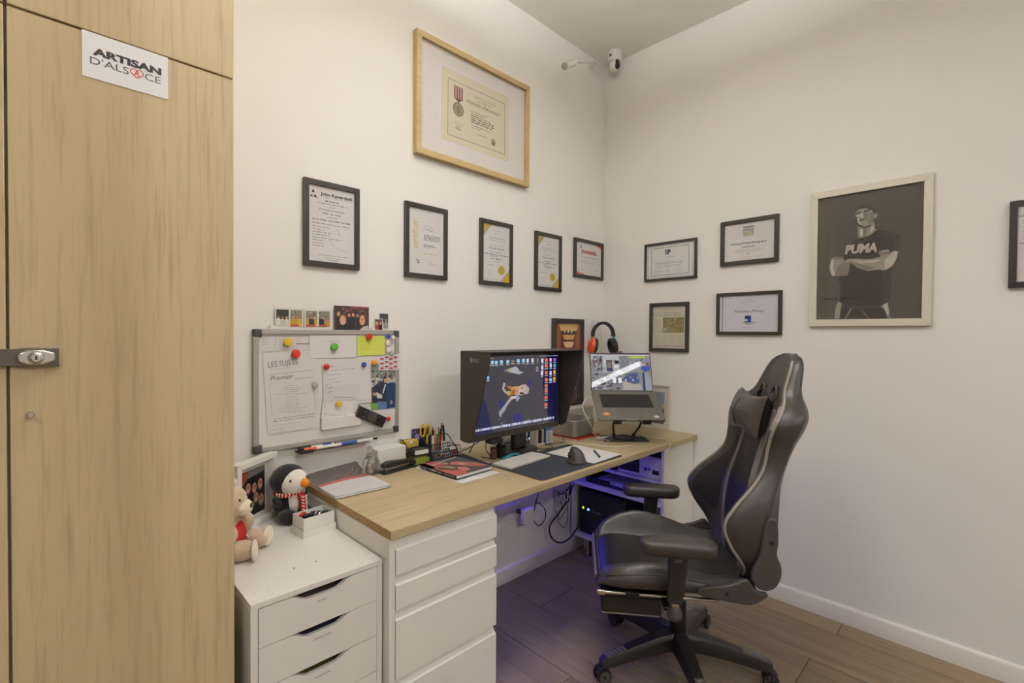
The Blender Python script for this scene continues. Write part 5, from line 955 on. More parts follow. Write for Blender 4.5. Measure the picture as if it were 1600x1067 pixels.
p = PR(.0003, 4); p.text('PRO', 0, 0, .012, 'd0dcf0', 1, rot=R(90)) if False else p.words(-.02, .02, .03, .008, 'c8d8f0'); p.build('side_print', 'print', t, fix=False, loc=(-.0261, 0, 0), rot=WR)
t = thing('card_reader', 'white card reader block with dark slots behind the blue carton', 'card reader', (-.897, -.20, Z), R(-4)); MB().box(-.012, .05, -.03, .03, 0, .012).build('base', 'white_matte', t, bevel=.003)
for x in (-.010, .030): MB().box(x, x+.010, -.028, .028, .0122, .082).build('side', 'white_matte', t, bevel=.002)
MB().box(.001, .029, -.02, .024, .0122, .078).build('slot_block', 'black', t)
t = thing('cable_hub', 'clear plastic tray of adapters by the monitor foot', 'tray', (-.885, -.139, Z), R(-4)); MB().box(-.05, .048, -.026, .03, 0, .004).build('base', 'acrylic', t); 
for a in ((-.05, .048, -.028, -.026), (-.05, .048, .03, .032)): MB().box(*a, 0, .026).build('wall', 'acrylic', t)
MB().box(-.02, .03, -.02, .02, .0042, .02).build('adapter', 'white_matte', t, bevel=.004)
for x, mt in ((.005, 'led_dot'), (.022, 'red')): MB().box(x-.004, x+.004, -.006, .006, .0205, .06).build('dongle', 'blue' if mt == 'led_dot' else 'red', t, bevel=.001); MB().box(x-.003, x+.003, -.0065, -.006, .022, .028).build('indicator', mt, t)
t = thing('white_speaker', 'rounded white speaker behind the monitor column', 'speaker', (-1.0, -.056, Z)); MB().lathe([(.045, 0), (.052, .01), (.052, .055), (.045, .068), (.02, .072)], 28).build('body', 'white_matte', t, smooth=40)
# ---- desktop computer, red notebook, white box
t = thing('red_notebook', 'thin red notebook under the silver computer', 'notebook', (-.545, -.175, Z), R(3)); MB().box(-.11, .118, -.108, .1, 0, .006).build('cover', 'red', t, bevel=.001); MB().box(-.1102, .1182, -.106, .098, .0015, .0045).build('pages', 'paper', t)
t = thing('silver_computer', 'silver aluminium desktop computer block behind the laptop', 'computer', (-.553, -.170, Z+.0063), R(1)); MB().prism(rbox(-.0985, .0985, -.0985, .0985, .026, 8), .004, .097).build('body', 'alu', t, bevel=.003); MB().prism(rbox(-.09, .09, -.09, .09, .02, 6), 0, .004).build('foot', 'black', t)
MB().box(-.06, -.02, .02, .045, .0971, .0975).build('logo_patch', 'black', t, bevel=.0001)
t = thing('white_router', 'pale grey box against the wall behind the silver computer', 'box', (-.35, -.055, Z)); MB().box(-.14, .13, -.03, .038, 0, .135).build('body', pm('router', (196, 190, 178), .5), t, bevel=.006)
# ---- laptop and its stand
LA = YAW-math.pi/2
t = thing('laptop_stand', 'black folding laptop stand with a turning base plate', 'laptop stand', (-.41, -.43, Z), LA)
MB().prism(rbox(-.123, .123, -.082, .082, .006), 0, .003).build('base_plate', pm('stand_black', (46, 44, 42), .4, metal=.4), t); MB().lathe([(.062, .0032), (.062, .008), (.05, .012), (.046, .012), (.044, .008), (.03, .007)], 36).build('turntable', 'black', t, smooth=40)
LF = V((0, -.178, .918-Z)); LH = V((0, .045, 1.04-Z)); ld = (LH-LF); ll = ld.length; lt = math.atan2(ld.z, -(LF.y-LH.y))
for s in (-1, 1):
    MB().box(s*.055-.008, s*.055+.008, -.012, .012, .012, .03).build('joint', 'black', t, bevel=.003); m = MB(); m.tube([(s*.055, 0, .024), (s*.072, -.055, .075), (s*.078, -.105, .138)], .0055, 8, 1); m.build('arm', 'black', t, smooth=True)
    m = MB().box(s*.078-.022, s*.078+.022, -.008, .19, -.008, -.0034); m.add(*[[(s*.078-.022, -.0105, -.008), (s*.078+.022, -.0105, -.008), (s*.078+.022, -.0065, -.008), (s*.078-.022, -.0065, -.008), (s*.078-.022, -.0105, .0165), (s*.078+.022, -.0105, .0165), (s*.078+.022, -.0065, .0165), (s*.078-.022, -.0065, .0165)], [(0,3,2,1),(4,5,6,7),(0,1,5,4),(1,2,6,5),(2,3,7,6),(3,0,4,7)]])
    m.xf(M.Translation(LF) @ M.Rotation(lt, 4, 'X')); m.build('support', 'black', t)
lp = thing('laptop', 'open grey laptop on a stand showing security camera views', 'laptop', (-.41, -.43, Z), LA)
LB = M.Translation(LF) @ M.Rotation(lt, 4, 'X'); LW = .178
MB().prism(rbox(-LW, LW, 0, ll, .012), 0, .0155).xf(LB).build('base', 'space_grey', lp, bevel=.002)
MB().box(-.139, .139, ll*.40, ll*.87, .0155, .0158).xf(LB).build('keyboard_well', 'black_matte', lp)
kk = {}
for row in range(6):
    y = ll*.87-.008-row*.0192; widths = [1]*14 if row < 4 else ([1.3]+[1]*11+[1.7] if row == 4 else [1, 1, 1, 1.2, 5.2, 1.2, 1, 1, 1, 1]); tot = sum(widths); x = -.137; un = .274/tot
    for wi in widths:
        hw_ = wi*un/2-.0011; key = round(hw_, 4)
        if key in kk: o = kk[key].copy(); COL.objects.link(o)
        else: m = MB().box(-hw_, hw_, -.0078, .0078, 0, .0012); m.xf(M.Rotation(lt, 4, 'X')); o = m.build('key', 'black_matte', lp); kk[key] = o
        o.parent = lp; o.location = LB @ V((x+wi*un/2, y, .0158)); x += wi*un
MB().prism(rbox(-.07, .07, .012, ll*.37, .006), .01552, .0157).xf(LB).build('trackpad', pm('trackpad', (122, 117, 110), .3, metal=.7), lp)
MB().box(-.028, .028, -.0004, .002, .009, .0156).xf(LB).build('opening_notch', 'alu', lp)
p = PR(.0158, 3); q_ = [(-.127+.022*math.cos(2*math.pi*k/8), .046+.015*math.sin(2*math.pi*k/8)) for k in range(8)]; p.poly(q_, 'd0902c', 1); p.poly([(-.127+.012*math.cos(2*math.pi*k/6), .046+.008*math.sin(2*math.pi*k/6)) for k in range(6)], 'd8d0b0', 2); p.line((-.142, .048), (-.112, .044), .003, 'b06818', 3)
p.xf(LB); p.build('sticker', 'print', lp, fix=False)
p = PR(.0158, 3); p.poly([(.118, .028), (.135, .036), (.150, .026), (.146, .018), (.128, .016)], 'dcd8d0', 1); p.xf(LB); p.build('sticker', 'print', lp, fix=False)
# lid
T0 = V((0, .049, 1.048-Z)); T1 = V((0, .124, 1.268-Z)); td = T1-T0; tl = td.length; ta = math.atan2(td.z, td.y)
LS = M.Translation(T0) @ M.Rotation(ta, 4, 'X')            # local y runs up the lid, local z towards the viewer
lid = MB().prism(rbox(-LW, LW, 0, tl, .010), -.005, 0).xf(LS).build('lid', 'space_grey', lp, bevel=.001)
MB().prism(rbox(-LW+.002, LW-.002, .002, tl-.002, .008), .0001, .0008).xf(LS).build('bezel', 'black', lid)
p = PR(.0014, 8); sw_, sh_ = LW-.006, tl-.014; p.rect(-sw_, sw_, .008, .008+sh_, '6c6c70', 0); U = lambda x: -sw_+2*sw_*x; Q = lambda y: .008+sh_*y
p.rect(U(0), U(1), Q(.945), Q(.975), 'c8c8cc', 1); p.rect(U(0), U(1), Q(.975), Q(1), '50485a', 1)
r_ = p.rnd
def view(x0, x1, y0, y1, cols, n, base):
    p.rect(U(x0), U(x1), Q(y0), Q(y1), base, 1)
    for k in range(n):
        w_, h_ = r_.uniform(.02, .10)*(x1-x0)*2, r_.uniform(.02, .10); a, b = r_.uniform(x0, max(x0, x1-w_)), r_.uniform(y0, y1-h_); 
        p.poly([(U(a), Q(b)), (U(min(x1, a+w_)), Q(b+r_.uniform(0, .02))), (U(min(x1, a+w_*r_.uniform(.7, 1))), Q(b+h_)), (U(a), Q(b+h_*.9))], r_.choice(cols), 2+k % 3)
view(0, .2, .5, .94, ('5c5c60', '9c9ca0', '3c3c42', 'b8b8bc', '6a4c48'), 46, '808084'); view(.2, .48, .5, .94, ('b4b4b4', 'c8c8c8', '8c8c90', 'd4d4d4'), 12, 'b0b0b0'); view(.48, .64, .5, .94, ('58585c', '8a8a8e', '6c7078'), 14, '78787c'); view(.64, 1, .5, .94, ('7a4a48', '8a8c90', '6a7488', '4c5058'), 22, '88888c')
p.rect(U(.64), U(.92), Q(.88), Q(.94), 'a8b850', 6); p.rect(U(.26), U(.36), Q(.55), Q(.82), '3c3432', 6); p.rect(U(.275), U(.345), Q(.6), Q(.78), '7c7470', 7); p.rect(U(.40), U(.475), Q(.72), Q(.81), '202428', 6); p.rect(U(.39), U(.47), Q(.62), Q(.68), 'd8d8d8', 6); p.poly([(U(.25), Q(.52)), (U(.34), Q(.5)), (U(.40), Q(.56)), (U(.30), Q(.58))], '303c78', 7); p.poly([(U(.83), Q(.56)), (U(.98), Q(.52)), (U(1), Q(.66)), (U(.86), Q(.66))], '3c50a8', 7)
view(0, .5, 0, .49, ('4c4c50', '707074', '909094', 'b0b0b4', '38383c'), 40, '808084'); view(.5, 1, 0, .49, ('8c8c90', '58585c', 'a4a4a8'), 10, '84847c')
for a in (.345, .435): p.rect(U(a), U(a+.075), Q(.18), Q(.36), '202428', 6); p.rect(U(a+.008), U(a+.067), Q(.195), Q(.345), 'e8e8f0', 7)
p.poly([(U(.5), Q(.28)), (U(.62), Q(.46)), (U(.78), Q(.48)), (U(.80), Q(.22)), (U(.7), Q(.16))], '44567c', 6); [p.rect(U(.56+.04*k), U(.585+.04*k), Q(.26+.03*(k % 3)), Q(.30+.04*(k % 3)), ('d8d8dc', '2c3c80', '8c9098')[k % 3], 7) for k in range(6)]
p.poly([(U(.52), Q(.02)), (U(.84), Q(.02)), (U(.82), Q(.16)), (U(.66), Q(.2)), (U(.52), Q(.26))], 'a8a498', 6); p.rect(U(.855), U(.89), Q(0), Q(.48), '20306c', 7); p.poly([(U(.89), Q(.0)), (U(1), Q(.0)), (U(1), Q(.3)), (U(.93), Q(.48)), (U(.89), Q(.48))], '9094a0', 6)
p.rect(U(0), U(.64), Q(.487), Q(.497), 'c0c0c4', 8)
p.xf(LS); p.build('screen_picture', 'screen', lid, fix=False)
m = MB().box(-.014, .014, -.004, .0045, -.006, .004); m.xf(LS @ M.Translation((0, tl+.0042, 0))); m.build('webcam_cover', 'grey_plastic', lid, bevel=.001)
# ---- pale picture leaning on the right wall
t = thing('white_picture', 'pale framed landscape picture leaning on the wall behind the laptop', 'picture frame', (-.012, 0, Z), WR); ua, ub = .115, .497; hh_ = .275; tilt = M.Rotation(R(-2), 4, 'X')
m = MB(); bar = .012; o_ = [(ua, 0), (ub, 0), (ub, hh_), (ua, hh_)]; i_ = [(ua+bar, bar), (ub-bar, bar), (ub-bar, hh_-bar), (ua+bar, hh_-bar)]
for k in range(4): a, b, c, d = o_[k], o_[(k+1) % 4], i_[(k+1) % 4], i_[k]; m.add([(*q, z) for z in (0, .014) for q in (a, b, c, d)], [(0,3,2,1),(4,5,6,7),(0,1,5,4),(1,2,6,5),(2,3,7,6),(3,0,4,7)])
m.xf(tilt).build('frame', pm('pale_frame', (206, 196, 176), .5), t, bevel=.001)
p = PR(.006); p.sheet(ua+.01, ub-.01, .01, hh_-.01, .004, 'd6d0c4'); a, b, c, d = ua+.035, ub-.035, .035, hh_-.045
p.rect(a, b, c, d, '8a94a4', 1); p.poly([(a, c+.09), (b, c+.10), (b, c+.12), (a+.15, c+.115), (a, c+.12)], 'c0b088', 2); p.poly([(a, c), (b, c), (b, c+.085), (a+.2, c+.10), (a, c+.085)], '5c6440', 3); p.poly([(a+.1, c), (b, c), (b, c+.055), (a+.26, c+.07)], '70685c', 4); p.poly([(b-.06, c+.10), (b-.02, c+.105), (b-.02, c+.115), (b-.05, c+.118)], 'a05a48', 4)
p.xf(tilt); p.build('print', 'print', t, fix=False); MB().box(ua+.011, ub-.011, .011, hh_-.011, .0095, .0105).xf(tilt).build('glass_pane', 'glass', t)
# ---- cables on the desk
def cable(label, pts, r, mt, name='cable', n=8, sub=8):
    o = V(pts[0]); m = MB(); m.tube([V(q)-o for q in pts], r, n, sub); tag(m.build(name, mt, None, smooth=True, loc=o), label, 'cable'); return o
d_ = lambda px, py, dz=0.: tuple(V((on(px, py, 'z', Z).x, on(px, py, 'z', Z).y, Z+.004+dz)))
lc = lp.matrix_basis @ (LB @ V((-LW-.003, ll*.80, .007)))
cable('white charging cable looping down from the laptop left side', [lc, (lc.x-.03, lc.y+.02, lc.z-.005), (lc.x-.055, lc.y+.02, lc.z-.06), (lc.x-.03, lc.y-.03, lc.z-.17), d_(925, 681, .02), d_(938, 686), d_(952, 690)], .0022, 'white_paint')
cable('white cable lying across the desk before the laptop stand', [d_(866, 688), d_(890, 691.5), d_(905, 693.5), d_(930, 697), d_(955, 699), d_(975, 698.5), d_(988, 697)], .002, 'white_paint')
cable('thin white lead running over the desk front edge', [d_(930, 686), d_(965, 680.5), d_(1000, 682.5), d_(1030, 686), d_(1043, 689), (on(1047, 694, 'y', DY-.004).x, DY-.006, Z-.006), (on(1040, 703, 'y', DY-.004).x, DY-.005, Z-.035)], .0016, 'white_paint')
cable('black cable hanging behind the monitor and looping over the desk', [(-1.18, -.25, 1.0), (-1.22, -.22, .93), (-1.27, -.18, .86), d_(722, 706), d_(735, 694), d_(757, 690)], .0022, 'black')
cable('black cable curving from the monitor to the sticky tin', [(-1.30, -.30, .915), (-1.31, -.28, .86), (-1.285, -.29, .815), d_(765, 712), d_(772, 716.5), d_(768, 718), d_(752, 715)], .002, 'black')
cable('black cable hanging between organizer and monitor', [(-1.36, -.30, .93), (-1.35, -.26, .90), (-1.335, -.22, .86), (-1.32, -.18, .82), d_(733, 704)], .0022, 'black')
cable('black cable loop on the desk right of the monitor foot', [d_(826, 690), d_(845, 694), d_(862, 697.5), d_(861, 701.5), d_(845, 702.5), d_(835, 699), d_(828, 696)], .0018, 'black')
cable('black cable running from the blue carton to the silver computer', [d_(832, 692.5), d_(850, 694.5), d_(872, 693.5), d_(883, 690), d_(878, 686)], .0018, 'black')
t = thing('usb_plug', 'white plug adapter lying before the laptop stand', 'plug', d_(938, 686.2), R(-20)); MB().box(-.03, .03, -.008, .008, -.0035, .008).build('body', 'white_paint', t, bevel=.004); MB().cyl((.03, 0, .003), (.05, 0, .003), .003, .002, 10).build('strain_relief', 'white_paint', t, smooth=40)
# ================================================================ under the desk
m = MB(); m.box(-1.45, -.42, -.035, -.027, DZ-DT-.007, DZ-DT-.0003); o = m.build('led_strip', 'led_blue'); tag(o, 'blue LED strip glued under the desktop', 'light strip')
for a, b, lab in ((775, 814, 'white double wall socket left of the charger'),):
    c0 = on(794, 800, 'y', 0); t = thing('wall_socket', 'white double power socket on the wall under the desk', 'socket', (c0.x, -.001, c0.z-.04), WB); MB().box(-.085, .085, 0, .08, 0, .009).build('plate', 'white_matte', t, bevel=.003)
    for s in (-1, 1):
        f_ = MB().lathe([(.021, .009), (.021, .0092), (.0195, .0095)], 20, (s*.036, .042, 0)).build('socket_face', 'white_paint', t, smooth=40)
        for dx, dy in ((-.008, -.003), (.008, -.003), (0, .009)): MB().cyl((s*.036+dx, .042+dy, .0094), (s*.036+dx, .042+dy, .0099), .0024, n=8).build('hole', 'black', f_)
c0 = on(825, 803, 'y', -.05); t = thing('power_adapter', 'white square power adapter plugged in under the desk', 'power adapter', (-.80, -.012, c0.z-.04), (0, 0, 0)); MB().box(-.038, .045, -.06, -.028, -.004, .078).build('body', 'white_paint', t, bevel=.006, seg=3); MB().box(-.042, -.02, -.028, .0, .05, .07).build('prongs', 'dark_grey', t)
MB().cyl((.0452, -.044, .022), (.06, -.044, .022), .004, n=10).build('strain_relief', 'white_paint', t, smooth=40)
w_ = lambda px, py, y=-.03: tuple(on(px, py, 'y', y))
zu = DZ-DT-.01
def up(px, y): q = on(px, 760, 'y', y); return (q.x, y, zu)
cable('thick black cable looping low under the desk into the shelf unit', [w_(884, 765, -.06), w_(884, 785, -.06), w_(872, 803, -.06), w_(859, 822, -.06), w_(862, 840, -.06), w_(875, 848, -.06), w_(890, 841, -.06), w_(903, 824, -.09), (-.34, -.1, .17), (-.30, -.12, .15)], .005, 'black')
cable('black cable loop beside the power adapter', [w_(841, 772, -.04), w_(836, 790, -.04), w_(834, 812, -.04), w_(842, 821, -.04), w_(851, 812, -.04), w_(852, 798, -.04), w_(845, 788, -.04), w_(838, 785, -.05)], .0032, 'black')
cable('thin white cord from the adapter up to the desk underside', [(-.739, -.056, c0.z-.018), w_(846, 798, -.045), w_(853, 788, -.045), w_(860, 778, -.045), w_(862, 765, -.045)], .0016, 'white_paint')
for k, (pts, r, mt, lab) in enumerate(((((866, 766), (866, 785), (868, 800), (874, 811), (880, 803), (886, 794), (887, 785)), .0018, 'black', 'thin black cord in the cable bundle, nearest the adapter'), (((870, 766), (878, 790), (872, 808), (877, 822), (884, 822), (887, 805), (886, 790)), .0018, 'black', 'thin black cord hanging lowest in the cable bundle'),
        (((868, 764), (875, 772), (884, 768), (890, 760)), .004, 'black', 'thick black cord at the top of the cable bundle'), (((869, 764), (874, 778), (882, 783), (888, 776), (884, 768), (876, 768)), .003, 'white_paint', 'white coiled cord in the cable bundle'), (((872, 764), (876, 785), (881, 790), (889, 782), (885, 770)), .0032, 'magnet_grey', 'grey coiled cord in the cable bundle'),
        (((868, 765), (872, 776), (879, 781), (887, 784), (889, 774), (891, 762)), .003, 'black', 'black coiled cord in the middle of the cable bundle'), (((890, 757), (893, 765), (888, 776), (891, 768), (897, 755)), .0035, 'black', 'black cord rising beside the shelf unit'))):
    cable(lab, [w_(a, b, -.03-.012*(k % 4)) for a, b in pts], r, mt)
cable('black cord running across the shelf unit above the computer', [w_(896, 766, -.05), (-.36, -.09, .425), (-.345, -.16, .418), (-.30, -.24, .43), (-.28, -.26, .45)], .003, 'black') if False else None
# ================================================================ things on the drawer chest
CZ = .7003
# ---- penguin plush (looks to the right)
t = thing('penguin_plush', 'black and white penguin plush with a red striped scarf', 'plush toy', (-2.110, -.112, CZ), R(14))     # local -y = front
def ellp(nm, c, r, mt, par, rot=None, nu=24, nv=16, pw=1.): return MB().ell(c, r, nu, nv, rot, pw).build(nm, mt, par, smooth=True)
b = ellp('body', (0, .004, .056), (.052, .046, .058), 'plush_black', t); ellp('belly', (.004, -.012, .062), (.036, .037, .046), 'plush_white', b)
hd = ellp('head', (.0, .004, .142), (.062, .056, .054), 'plush_black', t); ellp('face', (.004, -.022, .136), (.052, .046, .047), 'plush_white', hd)
ellp('beak', (.018, -.068, .136), (.017, .017, .016), 'plush_orange', hd)
for s in (-1, 1): e_ = ellp('eye', (.006+s*.030, -.058+(.006 if s < 0 else .002), .150), (.008, .005, .007), 'black', hd); ellp('eye_glint', (.006+s*.030-.002, -.0625+(.006 if s < 0 else .002), .152), (.002, .0015, .002), 'white_paint', e_, nu=8, nv=6)
for s, a in ((-1, 50), (1, -40)): ellp('flipper', (s*.052, -.014, .075), (.013, .012, .026), 'plush_black', t, M.Rotation(R(s*35), 3, 'Y'))
for s in (-1, 1): f_ = ellp('foot', (s*.034, -.045, .026), (.026, .036, .024), 'plush_black', t, M.Rotation(R(-s*18), 3, 'Z'))
m = MB(); m.tube([V((math.cos(a)*.046, -.004+math.sin(a)*.042, .099+.002*math.sin(a*3))) for a in [2*math.pi*k/18 for k in range(18)]], .0085, 10, 2, closed=True)
pm('scarf', (186, 46, 40), .9, noise=.1, nscale=80, bump=.6, bscale=200); sc = m.build('scarf', 'scarf', t, smooth=True)
m = MB(); m.tube([(.012, -.048, .097), (.016, -.056, .075), (.014, -.062, .050), (.015, -.064, .040)], [.010, .013, .013, .012], 10, 6); m.xf(M.Translation((0, -.004, 0))); m.build('scarf_end', 'scarf', sc, smooth=True)
for k in range(14):
    a = -math.pi*(.02+k/14*1.0); m = MB(); c = V((math.cos(a)*.0525, -.004+math.sin(a)*.0485, .0995)); tg = V((-math.sin(a), math.cos(a), 0)); m.tube([c-tg*.004+V((0, 0, -.007)), c+V((0, 0, 0))+c.normalized()*.001, c-tg*.004+V((0, 0, .007))], .0022, 6, 3); m.build('scarf_stripe', 'plush_white', sc, smooth=True)
for k in range(5):
    for s in (-1, 1): m = MB(); z = .088-k*.011; m.tube([(.014+s*.010, -.070-.001*k, z+.004), (.014+s*.003, -.0735-.0015*k, z-.002)], .002, 6, 1); m.build('scarf_stripe', 'plush_white', sc, smooth=True)
# ---- teddy bear, half hidden by the wardrobe
t = thing('teddy_bear', 'beige teddy bear in a red vest beside the wardrobe', 'plush toy', (-2.352, -.285, CZ), R(52))      # local -y = front
b = ellp('body', (0, .0, .062), (.055, .048, .062), 'plush_beige', t); v_ = ellp('vest', (.0, -.012, .062), (.047, .041, .050), 'vest_red', b)
p = PR(0, 1); p.disc(0, 0, .006, .005, 'd8c8c0', 1); p.disc(.006, -.008, .004, .005, 'd8c8c0', 1); p.build('vest_print', 'print', v_, fix=False, loc=(.012, -.0545, .055), rot=(R(90), 0, 0))
hd = ellp('head', (0, -.004, .158), (.058, .052, .055), 'plush_beige', t); sn = ellp('snout', (0, -.050, .143), (.030, .024, .024), 'plush_cream', hd); ellp('nose', (0, -.073, .150), (.011, .006, .008), pm('nose_brown', (96, 78, 56), .5), sn)
for s in (-1, 1):
    ellp('eye', (s*.023, -.046, .172), (.005, .005, .006), 'black', hd); e_ = ellp('ear', (s*.046, .004, .205), (.020, .012, .020), 'plush_beige', hd); ellp('inner_ear', (s*.046, -.006, .204), (.013, .005, .013), 'plush_cream', e_)
    ellp('arm', (s*.056, -.026, .078), (.020, .028, .034), 'plush_beige', t, M.Rotation(R(35), 3, 'X'))
    l_ = ellp('leg', (s*.044, -.060, .030), (.028, .046, .030), 'plush_beige', t, M.Rotation(R(-s*14), 3, 'Z')); ellp('foot_sole', (s*.052, -.100, .034), (.024, .010, .031), 'plush_cream', l_, M.Rotation(R(-s*14), 3, 'Z'))
# ---- open white box with odds and ends
q = [on(*c, 'z', .7) for c in ((455, 832), (474, 843), (525, 826))]; ex = q[2]-q[1]; ey = q[0]-q[1]; L1, L2 = ex.length, max(ey.length, .082); an = math.atan2(ex.y, ex.x); c0 = q[1]+ex*.5+V((-math.sin(an), math.cos(an), 0))*L2*.5
t = thing('open_box', 'small open white cardboard box standing in its lid', 'box', (c0.x, c0.y, CZ), an); a, b, th = L1/2, L2/2, .002
def tray(nm, a, b, z0, z1):
    m = MB(); m.box(-a, a, -b, b, z0, z0+th); m.box(-a, a, -b, -b+th, z0+th, z1); m.box(-a, a, b-th, b, z0+th, z1); m.box(-a, -a+th, -b+th, b-th, z0+th, z1); m.box(a-th, a, -b+th, b-th, z0+th, z1); m.build(nm, 'white_matte', t)
tray('lid', a, b, 0, .024); tray('box', a-.004, b-.004, .0021, .064)
r_ = random.Random(5)
for k in range(7):
    x, y = (-a+.02+(k % 4)*(2*a-.04)/3)*.85, (-.014 if k < 4 else .016); o = thing('small_gadget', ('dark strap roll in the open white box', 'black lens cap in the open white box', 'grey metal clip in the open white box', 'black cable end in the open white box', 'red tag in the open white box', 'black battery in the open white box', 'dark buckle in the open white box')[k], 'gadget', (c0.x+x*math.cos(an)-y*math.sin(an), c0.y+x*math.sin(an)+y*math.cos(an), CZ+.0045), an+r_.uniform(-.8, .8))
    h_ = .054+r_.uniform(-.006, .010); m = MB()
    if k % 3 == 0: m.cyl((0, 0, 0), (0, .004, h_), .012, n=16)
    elif k % 3 == 1: m.box(-.016, .016, -.006, .006, 0, h_)
    else: m.box(-.008, .008, -.008, .008, 0, h_-.012); m.tube([(0, 0, h_-.013), (.008, .004, h_-.004), (-.012, 0, h_), (-.02, .002, h_-.008)], .004, 8, 4)
    m.build('body', ('black', 'black_plastic', 'steel', 'black_matte', 'red', 'black', 'dark_grey')[k], o, smooth=40)
# ---- white photo frame angled against the wall
RX, RY = -2.138, -.032; d2 = V((-.8, -.6)); Wf, Hf = .205, .235
t = thing('standing_picture', 'white photo frame with several faces behind the teddy bear', 'picture frame', (RX+d2.x*Wf/2, RY+d2.y*Wf/2, CZ), (R(90), 0, math.atan2(.6, .8)))
m = MB(); bar = .020; o_ = [(-Wf/2, 0), (Wf/2, 0), (Wf/2, Hf), (-Wf/2, Hf)]; i_ = [(-Wf/2+bar, bar), (Wf/2-bar, bar), (Wf/2-bar, Hf-bar), (-Wf/2+bar, Hf-bar)]
for k in range(4): a, b, c, d = o_[k], o_[(k+1) % 4], i_[(k+1) % 4], i_[k]; m.add([(*q, z) for z in (-.012, .02) for q in (a, b, c, d)], [(0,3,2,1),(4,5,6,7),(0,1,5,4),(1,2,6,5),(2,3,7,6),(3,0,4,7)])
m.build('frame', 'white_paint', t, bevel=.002)
p = PR(.002, 6); p.sheet(-Wf/2+bar*.9, Wf/2-bar*.9, bar*.9, Hf-bar*.9, .003, 'dcd8d2'); a, b, c, d = -Wf/2+.034, Wf/2-.048, .038, Hf-.036
p.rect(a, b, c, d, '2c2a2e', 1); p.poly([(a, d-.03), (b, d-.02), (b, d), (a, d)], '7a7a78', 2); p.poly([(a, d), (a, d-.05), (a+.03, d-.03), (a+.04, d)], 'a05038', 3)
for cx, cy, s in ((.30, .62, 1), (.55, .58, 1), (.80, .62, 1.05), (.28, .30, 1.05), (.62, .36, 1), (.84, .26, 1.15)): x, y = a+(b-a)*cx, c+(d-c)*cy; p.disc(x, y+.004, .0155*s, .022*s, '1c1614', 4); p.disc(x, y, .0125*s, .0185*s, 'b08068', 5); p.rect(x-.007, x-.002, y+.003, y+.006, '3a2820', 6); p.rect(x+.002, x+.007, y+.003, y+.006, '3a2820', 6); p.rect(x-.005, x+.005, y-.009, y-.006, 'e0d0c8', 6)
p.build('print', 'print_gloss', t, fix=False); MB().box(-Wf/2+bar*.9, Wf/2-bar*.9, bar*.9, Hf-bar*.9, .008, .0095).build('glass_pane', 'glass', t)
# ================================================================ gaming chair
CH = thing('gaming_chair', 'black and grey leather gaming chair with a neck pillow', 'chair', (-.86, -.985, 0), R(128))      # local x = forward, y = its left side
# --- star base
hub = MB().lathe([(.045, .075), (.055, .085), (.055, .135), (.04, .150), (.036, .152)], 28).build('hub', 'black_plastic', CH, smooth=40)
def arm_mesh():
    m = MB(); rows = []
    for x, w, zt, zb in ((.035, .034, .150, .085), (.10, .031, .146, .086), (.20, .026, .128, .078), (.29, .023, .108, .066), (.335, .022, .098, .062), (.352, .016, .090, .064)):
        rows.append([V((x, -w, zb)), V((x, -w, zt-.012)), V((x, -w*.72, zt)), V((x, w*.72, zt)), V((x, w, zt-.012)), V((x, w, zb))])
    m.grid(rows, closed=True); m.add(rows[-1], [tuple(range(6))]); m.add(rows[0], [tuple(range(6))[::-1]]); return m
angs = [24, -48, -121, 168, 96]          # directions of the five arms in the chair's own frame
angs = [152-128, 80-128, 7-128, -64-128, -136-128]
parts = None
for k, a in enumerate(angs):
    if parts is None:
        am = arm_mesh().build('base_arm', 'black_plastic', CH, smooth=35)
        tp = MB()
        rows = [[V((x, y*w, zt+.0008)) for y in (-.72, -.3, .3, .72)] for x, w, zt in ((.245, .0245, .118), (.29, .023, .1085), (.335, .022, .0985))]; tp.grid(rows); tp = tp.build('tread_plate', 'grey_plastic', am, solid=.0015, fix=False)
        rb = []
        for j in range(5): x = .252+j*.0175; z = .118-(x-.245)*.217; rb.append(MB().box(x, x+.007, -.012, .012, z+.0012, z+.0032).xf(M.Translation((x, 0, z)) @ M.Rotation(R(25), 4, 'Z') @ M.Translation((-x, 0, -z))).build('tread_rib', pm('rib_grey', (120, 115, 108), .5), am))
        cs = MB(); cs.cyl((.335, 0, .064), (.335, 0, .045), .008, n=12); cs = cs.build('caster_fork', 'black', am, smooth=40)
        fk = MB().prism([(.318, .026), (.318, .052), (.335, .060), (.362, .056), (.372, .036), (.36, .034), (.345, .046), (.33, .03)], -.009, .009, 'xz').build('caster_hood', 'black_plastic', am, bevel=.002)
        wl = []
        for s in (-1, 1):
            prof = [(.0285, -.006), (.030, -.003), (.030, .003), (.0285, .006), (.022, .0065), (.021, .003), (.006, .003), (.006, .007), (.0, .007)]
            mm = M.Translation((.345, s*.0185, .030)) @ M.Rotation(R(-90*s), 4, 'X'); w = MB().lathe(prof, 28).xf(mm).build('caster_wheel', 'black', am, smooth=35); sp_ = MB()
            for j in range(6): sp_.box(.005, .022, -.0022, .0022, .003, .0062).v[-8:] and None; sp_.v[-8:] = [tuple(M.Rotation(R(60*j), 3, 'Z') @ V(q)) for q in sp_.v[-8:]]
            rg = sp_; rg.lathe([(.0205, .003), (.0205, .0068), (.0235, .0068), (.0235, .003)], 28); rg.xf(mm); sp_ = rg.build('wheel_rim', 'grey_plastic', am); wl += [w, sp_]
        parts = [am, [tp, cs, fk]+rb+wl]; am.rotation_euler = (0, 0, R(a))
    else:
        c = parts[0].copy(); COL.objects.link(c); c.parent = CH; c.rotation_euler = (0, 0, R(a))
        for q in parts[1]: d = q.copy(); COL.objects.link(d); d.parent = c
